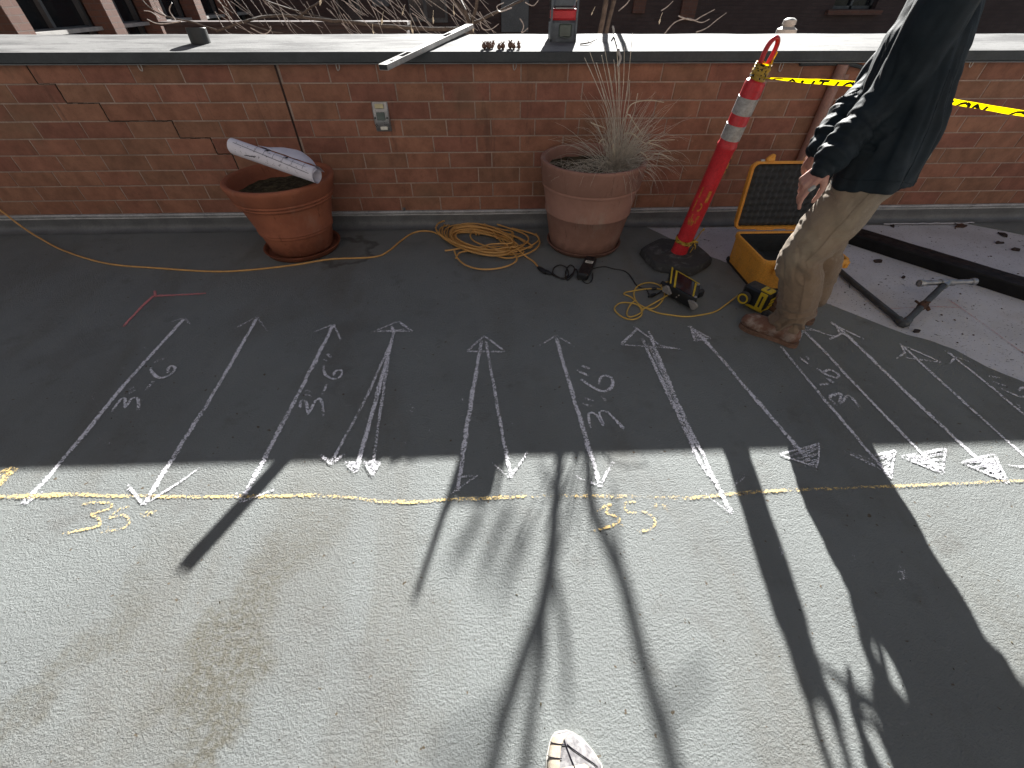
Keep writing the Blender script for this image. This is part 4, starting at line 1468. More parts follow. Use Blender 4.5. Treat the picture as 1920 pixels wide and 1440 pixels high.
chalk('chalk_dimension', "yellow chalk dimension 3.5'' below the line among branch shadows", N_,
      [[(1118, 959), (1145, 946), (1136, 961), (1160, 971), (1152, 984), (1110, 997)], [(1202, 942), (1172, 944), (1177, 961), (1210, 961), (1227, 977), (1219, 992), (1195, 996)], [(1163, 984), (1166, 989)], [(1227, 944), (1231, 959)], [(1243, 946), (1250, 961)]], CH_Y, .0064, 'yellow chalk dimensions')
chalk('chalk_mark', 'red chalk corner mark on the shaded deck left of the pots', 'chalk mark', [{'p': [(232, 613), (262, 580), (291, 553)], 'w': .010}, {'p': [(291, 545), (291, 558)], 'w': .008}, {'p': [(286, 556), (330, 554), (388, 551)], 'w': .011, 'd': 1.0}], CH_R, .009)
chalk('chalk_mark', 'thin pink chalk lines crossing on the bare concrete patch', 'chalk mark', [{'p': [(1668, 577), (1745, 573), (1800, 575)], 'w': .006, 'd': .8}, {'p': [(1779, 559), (1830, 594), (1910, 652), (1980, 702)], 'w': .006, 'd': .8}], CH_P, .006, z=-.0068)
# stray chalk dust
st = []
rng = random.Random(4)
for i in range(46):
    x, y = rng.uniform(120, 1700), rng.uniform(600, 850)
    st.append({'p': [(x, y), (x + rng.uniform(3, 16), y + rng.uniform(-5, 5))], 'w': rng.uniform(.003, .009), 'd': .35})
for (x, y) in ((1590, 1040), (1682, 1062), (1685, 1075), (1458, 1030), (860, 745), (770, 760)):
    st.append({'p': [(x, y), (x + 6, y + 12), (x - 2, y + 20)], 'w': .008, 'd': .45})
tag(chalk('chalk_dust', None, None, st, CH_F, .006), kind='stuff')

# ================================================================== CORDS AND THE POWER ADAPTER
CR = .0062
cord = thing('extension_cord', 'orange extension cord with its big loose coil between the pots', 'cord', (G(915, 450).x, G(915, 450).y, 0))
pts = [AY(-110, 310, 3.262), AY(-60, 348, 3.258), AY(-20, 379, 3.252), AY(0, 394, 3.243), AY(16, 406, 3.215), AY(34, 420, 3.185), AY(54, 434, 3.13)]
for (x, y) in ((74, 446), (120, 470), (200, 494), (300, 503), (400, 509), (470, 506), (550, 497), (620, 486), (700, 482), (728, 471), (750, 453), (772, 438), (795, 433), (820, 438), (850, 458), (900, 474)):
    pts.append(G(x, y, CR + (.03 if x < 40 else .014 if x < 80 else 0)))
mb = MB(); mb.tube(smoothpts(pts, 6), CR, 7)
link('long_run', mb, ORANGE, cord)
rng = random.Random(17)
pts = []
loops = 13
cx0, cy0 = 905, 449
N_L = loops * 12
for i in range(N_L):
    t = i / N_L
    an = i / 12 * 2 * math.pi + .5
    L_ = i // 12
    ex = 58 + 34 * noise.noise(Vector((L_ * 2.7, 1, 0))) + 10 * noise.noise(Vector((i * .25, 4, 0)))
    ey = 22 + 17 * noise.noise(Vector((L_ * 1.9, 7, 0))) + 4 * noise.noise(Vector((i * .3, 8, 0)))
    ox = 46 * noise.noise(Vector((L_ * 3.3, 11, 0)))
    oy = 11 * noise.noise(Vector((L_ * 2.1, 15, 0))) + ox * .28
    # the heap is skewed: upper left to lower right
    dx, dy = ex * math.cos(an), ey * math.sin(an)
    px_, py_ = cx0 + ox + dx, cy0 + oy + dy + dx * .17
    pts.append(G(px_, py_, CR + .055 * t * (.6 + .4 * math.sin(an * 1.7)) + .004))
mb = MB(); mb.tube(smoothpts(pts, 4), CR, 7)
for pl in ([(870, 412), (885, 404), (905, 412), (955, 428), (985, 440), (990, 452), (970, 462), (915, 470), (865, 462), (832, 444), (832, 424), (850, 410), (880, 408), (912, 422), (940, 430), (962, 436), (958, 456)],
           [(852, 470), (858, 484), (875, 498), (905, 505), (940, 502), (965, 492), (968, 480), (950, 468)], [(880, 470), (862, 474), (855, 484)], [(875, 415), (885, 430), (893, 440)], [(898, 440), (903, 428), (912, 424)], [(960, 436), (958, 448), (956, 462)],
           [(1005, 438), (1012, 455), (1000, 470), (975, 480), (950, 484), (925, 478)], [(834, 470), (850, 468), (880, 463)], [(843, 420), (838, 440), (850, 458), (880, 470), (930, 476), (975, 470), (1005, 455), (1010, 446), (998, 438), (960, 428)]):
    mb.tube(smoothpts([G(x, y, CR + .012 + .02 * abs(noise.noise(Vector((x * .05, y * .05, 2))))) for x, y in pl], 6), CR, 7)
link('coil', mb, ORANGE, cord)
mb = MB(); mb.tube(smoothpts([G(960, 452, .04), G(972, 468, .03), G(985, 480, .02), G(1000, 490, CR), G(1010, 502, CR)], 6), CR, 7)
link('tail', mb, ORANGE, cord)
d0, d1 = G(1009, 501, .014), G(1024, 511, .014)
mb = MB(); mb.tube([d0, d0.lerp(d1, .3), d0.lerp(d1, .6), d1], [.009, .015, .016, .014], 10)
link('socket', mb, BLACKP, cord)

ad = thing('power_adapter', 'black power adapter brick with curled black lead in front of the faded pot', 'adapter', (G(1098, 512).x, G(1098, 512).y, 0))
q0_, q1_ = G(1090, 527), G(1108, 492)
axd = (q1_ - q0_); axd.z = 0; al = axd.length; axd.normalize()
rot = Matrix.Rotation(math.atan2(axd.y, axd.x), 3, 'Z')
ac = (q0_ + q1_) / 2 + Vector((0, 0, .026))
mb = MB(); mb.bevbox(ac, (al * .98, .075, .048), .010, rot); link('brick', mb, BLACKP, ad)
mb = MB(); mb.bevbox(ac + rot @ Vector((.042, -.004, .0245)), (.034, .052, .002), .0008, rot); link('label', mb, LENSW, ad)
mb = MB()
for k in range(5): mb.box(ac + rot @ Vector((.030 + .006 * k, -.004, .0258)), (.0016, .04 - .01 * (k % 2), .0005), rot)
link('label_print', mb, INK, ad, None)
mb = MB()
e0, e1 = G(1023, 509, .014), G(1034, 514, .012)
mb.tube([e0, e0.lerp(e1, .4), e1], [.014, .015, .008], 10)
link('plug', mb, BLACKP, ad)
cpx = [(1033, 513), (1045, 520), (1057, 521), (1066, 515), (1062, 502), (1050, 497), (1039, 502), (1037, 512), (1048, 520), (1060, 523), (1074, 512), (1077, 502), (1069, 497), (1063, 504), (1060, 516), (1064, 525), (1072, 518), (1078, 505), (1082, 508), (1084, 523), (1087, 522)]
mb = MB(); mb.tube(smoothpts([G(x, y, .005 + .004 * abs(math.sin(i * .9))) for i, (x, y) in enumerate(cpx)], 6), .0042, 6); link('mains_lead', mb, BLACKP, ad)
cpx = [(1092, 526), (1098, 531), (1106, 530), (1111, 522), (1111, 512)]
mb = MB(); mb.tube(smoothpts([G(x, y, .004) for x, y in cpx], 6), .0036, 6)
mb.tube(smoothpts([G(1104, 493, .03), G(1104, 488, .02), G(1106, 484, .008), G(1111, 488, .006), G(1113, 497, .01)], 6), .003, 6)
cpx = [(1112, 504), (1124, 501), (1135, 500), (1150, 504), (1168, 507), (1179, 514), (1187, 525), (1194, 535), (1203, 540), (1212, 543), (1217, 552), (1222, 557), (1230, 553), (1240, 546)]
mb.tube(smoothpts([G(x, y, .004) for x, y in cpx], 6), .0034, 6)
link('output_lead', mb, BLACKP, ad)
e0, e1 = G(1216, 556, .012), G(1229, 551, .012)
mb = MB(); mb.tube([e0, e0.lerp(e1, .5), e1], [.007, .010, .006], 8); link('ferrite_bead', mb, BLACKP, ad)

# ================================================================== RADAR SCANNING TOOLS
ct = thing('radar_monitor', 'black and yellow scanner monitor with grey corner bumpers beside the delineator base', 'scanner monitor', (G(1280, 560).x, G(1280, 560).y, 0))
zt0, zt1 = .085, .105
TL, TR_, BR, BL = G(1266, 505, zt1), G(1314, 533, zt1), G(1307, 563, zt0), G(1262, 539, zt0)
lx = (TR_ - TL).normalized()
TL2, BL2 = TL - lx * .035, BL - lx * .035
fb0, fb1 = G(1249, 553, .012), G(1301, 584, .012)
down = Vector((0, 0, -1))
top = [BL2, BR, TR_, TL2]
nrm = ((BR - BL2).cross(TL2 - BL2)).normalized()
bot = [fb0, fb1, Vector((TR_.x + .01, TR_.y + .01, .012)), Vector((TL2.x, TL2.y, .012))]
mb = MB()
mb.add(bot + top, [[3, 2, 1, 0], [4, 5, 6, 7], [0, 1, 5, 4], [1, 2, 6, 5], [2, 3, 7, 6], [3, 0, 4, 7]])
bm = bmesh.new()
me = mb.mesh('case', [BLACKP], None); bm.from_mesh(me)
bmesh.ops.bevel(bm, geom=bm.edges[:], offset=.008, segments=2, profile=.5, affect='EDGES')
bm.to_mesh(me); bm.free(); finish(me, 35)
link('case', me, BLACKP, ct)


def on_top(u, v, h=.0):   # u along the long side, v front -> back
    a = BL2.lerp(BR, u); b = TL2.lerp(TR_, u)
    return a.lerp(b, v) + nrm * h


def top_quad(u0, u1, v0, v1, h, th, mat, nm):
    mb = MB(); mb.prism([on_top(u0, v0, h), on_top(u1, v0, h), on_top(u1, v1, h), on_top(u0, v1, h)], nrm * th)
    return link(nm, mb, mat, ct, None)


top_quad(.24, .80, .06, .92, .0, .003, SCREEN, 'screen')
top_quad(.17, .235, .02, .95, .0005, .005, TOOLY, 'yellow_strip')
top_quad(.02, .075, .10, .98, .0005, .006, TOOLY, 'yellow_strip')
top_quad(.24, .97, .935, .965, .0005, .004, TOOLY, 'yellow_strip')
lb = MB()
comb = [(.83, .08), (.83, .88)]
for k in range(9):
    v1 = .88 - k * .09
    comb += [(.885, v1), (.885, v1 - .06)] + ([(.842, v1 - .06), (.842, v1 - .09)] if k < 8 else [])
lb.prism([on_top(u, v, .0008) for u, v in comb], nrm * .002)
link('lettering', lb, TOOLY, ct, None)
mb = MB()
for v0 in (.04, .80):
    c_ = on_top(.93, v0 + .06, .002)
    mb.tube([c_, c_ + nrm * .003], .009, 8)
    link('badge', mb, GREYP, ct)
    mb = MB()
fn = (fb1 - fb0).cross(Vector((0, 0, 1))).normalized()
if fn.y > 0: fn = -fn
for (u, flip) in ((.03, 1), (.93, -1)):
    c_ = fb0.lerp(fb1, u).lerp(BL2.lerp(BR, u), .55) + fn * .002
    e = (fb1 - fb0).normalized()
    upv = ((BL2 - fb0)).normalized()
    shp = [(-.030, -.020), (-.034, .006), (-.018, .026), (.0, .028), (.034, -.008), (.026, -.020)] if flip > 0 else [(-.034, .014), (-.006, .022), (.026, .018), (.034, .0), (.022, -.024), (.004, -.030)]
    mb = MB(); mb.prism([c_ + e * a + upv * b for a, b in shp], fn * .014)
    mb.tube([c_ + fn * .012, c_ + fn * .016], .004, 8)
    link('bumper', mb, GREYP, ct, None)
for u, v in ((.42, .62), (.36, .36)):
    c_ = fb0.lerp(fb1, u).lerp(BL2.lerp(BR, u), v) + fn * .001
    mb = MB(); mb.tube([c_, c_ + fn * .005], .004, 8); link('screw', mb, ZINC, ct)
c_ = TR_ + lx * .012 - Vector((0, 0, .035))
mb = MB(); mb.bevbox(c_ + (BR - TR_) * .2, (.03, .05, .05), .008, Matrix.Rotation(math.atan2(lx.y, lx.x), 3, 'Z')); link('handle', mb, BLACKP, ct)
c_ = on_top(.0, .15, .0) - Vector((0, 0, .03)) - lx * .03
mb = MB(); mb.tube([c_ - lx * .02, c_ + lx * .03], .014, 10); link('connector', mb, BLACKP, ct)

s_ = 4.8
cab = [(1560, 330), (1545, 295), (1500, 270), (1420, 276), (1300, 330), (1180, 420), (1060, 500), (900, 535), (790, 545), (650, 530), (540, 510), (430, 465), (360, 420), (330, 350), (345, 290), (400, 252), (480, 240), (560, 265), (605, 325), (590, 390), (540, 450), (480, 475), (430, 462), (385, 515), (300, 548), (265, 520), (290, 450), (340, 405), (385, 460), (398, 530), (330, 570), (250, 560), (180, 515), (155, 470), (190, 430), (250, 418), (345, 432), (400, 470), (430, 468), (560, 395), (640, 345), (690, 290), (680, 240), (640, 228), (575, 262)]
P_ = []
for i, (a, b) in enumerate(cab):
    x, y = 1120 + a / s_, 480 + b / s_
    z = .005 + (.008 if 20 < i < 40 and i % 3 == 0 else 0)
    if i < 4: z = (.10, .13, .125, .085)[i]
    elif i == 4: z = .03
    elif i == 5: z = .01
    if i >= 40: z = (.02, .05, .07, .06, .05)[i - 40]
    P_.append(G(x, y, z))
yc = thing('scanner_cable', 'thin yellow scanner cable looped on the deck between the two scanner units', 'cable', (G(1190, 580).x, G(1190, 580).y, 0))
mb = MB(); mb.tube(smoothpts(P_, 6), .0045, 6); link('cable', mb, YCABLE, yc)
P_ = [G(1120 + a / s_, 480 + b / s_, .006) for a, b in ((345, 405), (300, 368), (240, 342), (262, 325), (300, 318), (370, 306), (430, 298), (490, 293), (540, 295), (590, 300))]
mb = MB(); mb.tube(smoothpts(P_, 6), .0045, 6); link('loop', mb, YCABLE, yc)
e0, e1 = G(1222, 541, .01), G(1231, 541, .01)
mb = MB(); mb.tube([e0, e0.lerp(e1, .5), e1], [.006, .010, .006], 8); link('coupling', mb, BLACKP, yc)

# scanner unit on its wheels, behind the near boot
sc_ = thing('radar_scanner', 'small black and yellow wheeled scanner unit standing behind the near boot', 'scanner', (1.50, 2.03, 0))
yaw = R(33)
rz_ = Matrix.Rotation(yaw, 3, 'Z')
c0 = Vector((1.515, 2.045, .0))


def S(x, y, z): return c0 + rz_ @ Vector((x, y, z))


mb = MB(); mb.bevbox(S(0, 0, .085), (.10, .155, .105), .010, rz_); link('body', mb, BLACKP, sc_)
mb = MB(); mb.bevbox(S(-.012, -.045, .143), (.055, .062, .014), .004, rz_); link('top_cover', mb, TOOLY, sc_)
mb = MB(); mb.bevbox(S(-.052, -.048, .085), (.006, .042, .108), .002, rz_); link('side_panel', mb, TOOLY, sc_)
mb = MB(); mb.box(S(-.0556, -.048, .085), (.001, .010, .07), rz_); mb.box(S(-.012, -.045, .1505), (.034, .010, .001), rz_); link('lettering', mb, BLACKP, sc_, None)
mb = MB()
for k in range(3): mb.bevbox(S(.010, -.080, .05 + .022 * k), (.045, .006, .013), .002, rz_)
link('front_stripe', mb, TOOLY, sc_)
for yy, zz in ((.055, .06), (-.10, .032)):
    mb = MB()
    if yy > 0:
        mb.lathe([(.008, 0), (.034, 0), (.038, .004), (.038, .020), (.034, .024), (.008, .024)], 28, S(-.058, yy - .015, zz + .012), rz_ @ Matrix.Rotation(R(-90), 3, 'Y'))
    else:
        mb.lathe([(.006, 0), (.022, 0), (.024, .004), (.024, .018), (.006, .020)], 24, S(-.03, yy, zz - .008), rz_ @ Matrix.Rotation(R(-90), 3, 'Y'))
    wh = link('wheel', mb, RUBBER, sc_)
    if yy > 0:
        mb = MB(); mb.lathe([(.022, .0245), (.030, .0245), (.031, .028), (.022, .028)], 28, S(-.058, yy - .015, zz + .012), rz_ @ Matrix.Rotation(R(-90), 3, 'Y'), close=False); link('rim', mb, TOOLY, wh)
mb = MB(); mb.bevbox(S(.0, -.02, .024), (.085, .11, .02), .006, rz_); link('base', mb, TOOLY, sc_)

# ================================================================== CASE
hc = thing('hard_case', 'open orange yellow hard case with egg crate foam in its upright lid', 'case', (1.85, 2.45, 0))
cx_, cy_ = 1.855, 2.435
cw, cd, ch = .53, .42, .205


def rrect(w_, d_, r, n=5):
    out = []
    for sx, sy, a0 in ((1, -1, -90), (1, 1, 0), (-1, 1, 90), (-1, -1, 180)):
        for k in range(n + 1):
            an = R(a0 + 90 * k / n)
            out.append((sx * (w_ / 2 - r) + r * math.cos(an), sy * (d_ / 2 - r) + r * math.sin(an)))
    return out


def tray(levels, c, rot, mi=0):
    """levels: list of (w, d, r, z) rings swept into a shell"""
    mb = MB()
    n = None
    vs, fs = [], []
    for w_, d_, r, z in levels:
        rr = rrect(w_, d_, r)
        n = len(rr)
        vs += [c + rot @ Vector((x, y, z)) for x, y in rr]
    for i in range(len(levels) - 1):
        for j in range(n):
            fs.append([i * n + j, i * n + (j + 1) % n, (i + 1) * n + (j + 1) % n, (i + 1) * n + j])
    fs.append(list(range(n))[::-1])
    fs.append([(len(levels) - 1) * n + j for j in range(n)])
    mb.add(vs, fs)
    return mb


I3 = Matrix.Identity(3)
cc = Vector((cx_, cy_, 0))
mb = tray([(cw - .05, cd - .05, .03, .004), (cw - .02, cd - .02, .035, .014), (cw - .008, cd - .008, .035, ch - .03), (cw - .008, cd - .008, .035, ch - .028), (cw + .006, cd + .006, .038, ch - .026), (cw + .006, cd + .006, .038, ch - .004), (cw + .002, cd + .002, .036, ch),
           (cw - .022, cd - .022, .03, ch), (cw - .026, cd - .026, .03, ch - .004), (cw - .03, cd - .03, .03, .05)], cc, I3)
link('base_shell', mb, CASEY, hc, 40)
mb = tray([(cw - .034, cd - .034, .028, .045), (cw - .034, cd - .034, .028, ch - .012), (cw - .038, cd - .038, .026, ch - .008), (cw - .085, cd - .085, .02, ch - .008), (cw - .09, cd - .09, .02, ch - .014), (cw - .095, cd - .095, .02, .085)], cc, I3)
link('pick_foam', mb, FOAMB, hc, 40)
mb = MB(); mb.box((cx_ - cw / 2 + .018, cy_, .006), (.022, cd - .05, .016)); mb.box((cx_, cy_ - cd / 2 + .018, .006), (cw - .05, .022, .016))
mb.bevbox((cx_ - cw / 2 + .012, cy_ + cd / 2 - .03, .02), (.022, .04, .036), .008)
link('skid', mb, BLACKP, hc, None)
for xx in (-.16, .14):
    mb = MB()
    mb.bevbox((cx_ + xx, cy_ - cd / 2 - .008, ch - .055), (.055, .014, .06), .005)
    mb.tube([(cx_ + xx - .03, cy_ - cd / 2 - .010, ch - .03), (cx_ + xx + .03, cy_ - cd / 2 - .010, ch - .03)], .005, 8)
    link('latch', mb, CASEY, hc)
# side handle at the right
hx = cx_ + cw / 2
mb = MB()
mb.tube(smoothpts([(hx - .002, cy_ - .17, ch - .045), (hx + .030, cy_ - .165, ch - .04), (hx + .034, cy_ - .10, ch - .038), (hx + .030, cy_ - .04, ch - .04), (hx - .002, cy_ - .035, ch - .045)], 5), .011, 8)
mb.bevbox((hx + .006, cy_ - .18, ch - .045), (.028, .03, .04), .006)
link('handle', mb, CASEY, hc)
# lid: stands up at the back, tipped slightly backwards
tip = R(9)
Lh = .40
hinge = Vector((cx_, cy_ + cd / 2 + .012, ch + .004))
ex_, ey_, ez_ = Vector((1, 0, 0)), Vector((0, math.sin(tip), math.cos(tip))), Vector((0, -math.cos(tip), math.sin(tip)))   # width, height, towards the viewer
lrot = Matrix((ex_, ey_, ez_)).transposed()
lc = hinge + ey_ * (Lh / 2 + .006)
mb = tray([(cw - .05, Lh - .05, .03, -.066), (cw - .02, Lh - .02, .035, -.06), (cw - .006, Lh - .006, .036, -.026), (cw + .006, Lh + .006, .038, -.024), (cw + .006, Lh + .006, .038, -.003), (cw + .002, Lh + .002, .036, 0),
           (cw - .006, Lh - .006, .034, 0), (cw - .008, Lh - .008, .033, -.005), (cw - .013, Lh - .013, .032, -.005), (cw - .015, Lh - .015, .031, .0), (cw - .021, Lh - .021, .03, .0), (cw - .024, Lh - .024, .03, -.004), (cw - .028, Lh - .028, .03, -.045)], lc, lrot)
lid = link('lid', mb, CASEY, hc, 40)
mb = MB()
gx, gy = 132, 100
vs, fs = [], []
fw, fh = cw - .028, Lh - .028
for j in range(gy + 1):
    for i in range(gx + 1):
        u, v = i / gx, j / gy
        x, y = (u - .5) * fw, (v - .5) * fh
        a, b = x / .020 * math.pi * .5, y / .020 * math.pi * .5
        h = math.sin(a + b) * math.sin(a - b)
        h = .0105 * h
        e = min(u, 1 - u, v, 1 - v)
        h -= .02 * max(0, 1 - e / .02)
        vs.append(lc + lrot @ Vector((x, y, -.014 + h)))
for j in range(gy):
    for i in range(gx):
        a = j * (gx + 1) + i
        fs.append([a, a + 1, a + gx + 2, a + gx + 1])
mb.add(vs, fs)
link('egg_crate_foam', mb, FOAM, lid, 80)
for xx in (-.165, .075):
    mb = MB()
    q = lc + lrot @ Vector((xx, Lh / 2 + .012, -.012))
    mb.bevbox(q, (.05, .022, .026), .005, lrot)
    mb.prism([q + lrot @ Vector(p) for p in ((-.024, .008, .008), (.024, .008, .008), (.020, .026, .012), (.004, .032, .014), (-.012, .020, .01))], lrot @ Vector((0, 0, -.016)))
    link('latch', mb, CASEY, lid)
q = lc + lrot @ Vector((-.215, Lh / 2 + .006, -.01))
mb = MB(); mb.tube([q - lrot @ Vector((.012, 0, 0)), q + lrot @ Vector((.012, 0, 0))], .009, 10); link('purge_valve', mb, ZINC, lid)
mb = MB(); mb.bevbox(lc + lrot @ Vector((-.06, -Lh / 2 - .002, .001)), (.12, .012, .012), .004, lrot); mb.bevbox(lc + lrot @ Vector((.14, -Lh / 2 - .002, .001)), (.12, .012, .012), .004, lrot)
link('hinge', mb, CASEY, lid)

# ================================================================== DELINEATOR AND TAPE
B0 = Vector((1.236, 2.655, .0)); NK = Vector((1.312, 2.487, 1.10))
dz_ = (NK - Vector((1.236, 2.63, .04))); dax = dz_.normalized(); dl = dz_.length
D0 = Vector((1.236, 2.63, .04))
dq = dax.to_track_quat('Z', 'Y').to_matrix()
dn = thing('delineator_post', 'leaning red delineator post with two silver bands and yellow tape tied on', 'traffic delineator', (1.236, 2.645, 0))


def dax_t(y):
    lo, hi = 0.0, 1.2
    for _ in range(40):
        m_ = (lo + hi) / 2
        P = D0 + dax * m_
        d = P - CAM
        yy = 720 - 770 * d.dot(cu) / d.dot(cf)
        if yy > y: lo = m_
        else: hi = m_
    return lo


mb = MB()
hexp = [(.245 * math.cos(R(60 * k + 30 + 10)), .245 * math.sin(R(60 * k + 30 + 10))) for k in range(6)]
rows = []
for sc0, z in ((.98, .0), (1.02, .008), (1.0, .045), (.95, .058), (.5, .066), (.48, .074), (.30, .078)):
    ring = []
    for k in range(6):
        a, b = Vector((*hexp[k], 0)), Vector((*hexp[(k + 1) % 6], 0))
        for s in range(6):
            t = s / 6
            p = a.lerp(b, t)
            p = p.lerp(p.normalized() * .225, .35 if s in (0,) else .12)
            if sc0 < .6: p = p.lerp(p.normalized() * .23, .9)
            ring.append(Vector((B0.x + p.x * sc0, B0.y + p.y * sc0, z)))
    rows.append(ring)
n = 36
vs = [p for r in rows for p in r]
fs = [[i * n + j, i * n + (j + 1) % n, (i + 1) * n + (j + 1) % n, (i + 1) * n + j] for i in range(len(rows) - 1) for j in range(n)]
fs += [list(range(n))[::-1], [(len(rows) - 1) * n + j for j in range(n)]]
mb.add(vs, fs)
link('rubber_base', mb, RUBBER, dn, 40)
tA, tB, tC, tD, tE, tN = dax_t(275), dax_t(260), dax_t(232), dax_t(213), dax_t(181), dax_t(148)
r0, r1, r2 = .052, .050, .0535
mb = MB()
mb.lathe([(.056, .0), (.054, .03), (r0, .06), (r0, tA * .5), (r1 + .0005, tA * .62), (r1, tA - .012), (r2, tA - .004), (r2 + .001, tA + .010), (r2 - .002, tA + .018), (r2 - .004, tA + .024), (r2 - .004, tN - .022), (r2 - .008, tN - .008), (r2 - .018, tN), (.030, tN + .004), (.027, tN + .03), (.026, tN + .06)], 40, D0, dq)
link('post', mb, REDP, dn, 30)
for a, b in ((tB, tC), (tD, tE)):
    mb = MB(); mb.lathe([(r2 - .0045, a), (r2 - .002, a + .001), (r2 - .002, b - .001), (r2 - .0045, b)], 40, D0, dq, close=False)
    link('reflective_band', mb, REFL, dn, 50)
# handle loop
hx_ = Vector((1, .35, 0)); hx_ = (hx_ - dax * hx_.dot(dax)).normalized(); hn = dax.cross(hx_)
top0 = D0 + dax * (tN + .04)
mb = MB()
lp = [(-.020, .0), (-.026, .03), (-.029, .06), (-.024, .095), (-.008, .118), (.012, .120), (.028, .100), (.031, .065), (.026, .03), (.020, .0)]
mb.tube(smoothpts([top0 + hx_ * a + dax * b for a, b in lp], 6), .0095, 10, flat=(hn, 1.35))
link('handle_loop', mb, REDP, dn)
# faded stencil on the post
mb = MB()
vd = (CAM - (D0 + dax * .3)).normalized(); lv_ = dq.transposed() @ vd
a00 = math.atan2(lv_.y, lv_.x)


def on_post(s, a, e=.0006): return D0 + dq @ Vector(((r0 + e) * math.cos(a), (r0 + e) * math.sin(a), s))


def patch(s0, s1, a0, a1, sk=0.0):
    n_ = 4
    vs, fs = [], []
    for i in range(n_ + 1):
        t = i / n_
        for j in range(4):
            vs.append(on_post(s0 + (s1 - s0) * t, a0 + (a1 - a0) * j / 3 + sk * t))
    for i in range(n_):
        for j in range(3):
            a = i * 4 + j
            fs.append([a, a + 1, a + 5, a + 4])
    mb.add(vs, fs)


sT = lambda y: dax_t(y)
# angles increase to the viewer's left or right: find the sign
pr = on_post(.3, a00 + .3); pl_ = on_post(.3, a00 - .3)
sgn = 1 if (pr - pl_).dot(cr) > 0 else -1
patch(sT(372), sT(351), a00 + sgn * .32, a00 + sgn * .68)
patch(sT(367), sT(347), a00 - sgn * .55, a00 - sgn * .42)
patch(sT(392), sT(371), a00 - sgn * .62, a00 - sgn * .48)
for k in range(10):      # the C
    t0, t1 = -1.9 + k * .38, -1.9 + (k + 1) * .38
    sm, am = (sT(390) + sT(374)) / 2, a00 + sgn * .02
    hs, ha = (sT(374) - sT(390)) / 2, .30
    vs = []
    for t in (t0, t1):
        for kk in (1, .55):
            vs.append(on_post(sm + hs * kk * math.sin(t), am + sgn * ha * kk * math.cos(t)))
    mb.add(vs, [[0, 2, 3, 1]])
for (y0, y1, x0, x1) in ((416, 409, -.45, -.2), (412, 404, -.55, -.45), (408, 396, -.35, -.25), (416, 407, -.1, .1), (412, 404, -.2, -.05), (404, 397, .2, .45), (411, 405, .3, .42)):
    patch(sT(y0), sT(y1), a00 + sgn * x0, a00 + sgn * x1, sgn * random.uniform(-.1, .1))
link('faded_stencil', mb, STENC, dn, None)

# caution tape: wraps on the post are parts of the tape
STROKE = {'C': [[(.9, .85), (.6, 1), (.2, .9), (0, .5), (.2, .1), (.6, 0), (.9, .15)]], 'A': [[(0, 0), (.45, 1), (.9, 0)], [(.2, .35), (.7, .35)]], 'U': [[(0, 1), (0, .25), (.3, 0), (.6, 0), (.9, .25), (.9, 1)]], 'T': [[(0, 1), (.9, 1)], [(.45, 1), (.45, 0)]], 'I': [[(.45, 0), (.45, 1)]], 'O': [[(.45, 1), (.1, .8), (0, .5), (.1, .2), (.45, 0), (.8, .2), (.9, .5), (.8, .8), (.45, 1)]], 'N': [[(0, 0), (0, 1), (.9, 0), (.9, 1)]]}
tp = thing('caution_tape', 'yellow caution tape with black lettering stretched from the post behind the worker', 'barrier tape', (1.4, 2.4, 0))
core = [Vector((1.318, 2.462, 1.062)), Vector((1.40, 2.382, 1.062)), Vector((1.468, 2.335, 1.058)), AY(1600, 163, 2.30), AY(1690, 178, 2.27), AY(1790, 197, 2.22), AY(1920, 219, 2.12), AY(2080, 246, 2.0), AY(2500, 300, 1.9)]
cl = smoothpts(core, 10)
cum = [0.0]
for a, b in zip(cl, cl[1:]): cum.append(cum[-1] + (b - a).length)
TLn = cum[-1]


def tape_pt(s, v, lift=0.0):
    """s metres along, v -1..1 across"""
    s = max(0, min(TLn - 1e-4, s))
    i = 0
    while cum[i + 1] < s: i += 1
    p = cl[i].lerp(cl[i + 1], (s - cum[i]) / (cum[i + 1] - cum[i]))
    t = (cl[i + 1] - cl[i]).normalized()
    hw = .004 + .024 * min(1, max(0, (s - .01) / .22))
    # folded lengthwise: twist and crease vary along the tape
    tw = 1.35 + .45 * noise.noise(Vector((s * 2.2, 0, 3)))
    side = t.cross(Vector((0, 0, 1))).normalized()
    upv = side.cross(t)
    d1 = upv * math.cos(tw * .45) + side * math.sin(tw * .45)
    d2 = upv * math.cos(tw * 1.25) + side * math.sin(tw * 1.25)
    off = d1 * (hw * v) if v > 0 else d2 * (hw * v)
    nr = t.cross(d1 if v > 0 else d2).normalized()
    if nr.dot(CAM - p) < 0: nr = -nr
    return p + off + nr * (lift + .0015 * noise.noise(Vector((s * 14, v * 2, 0))))


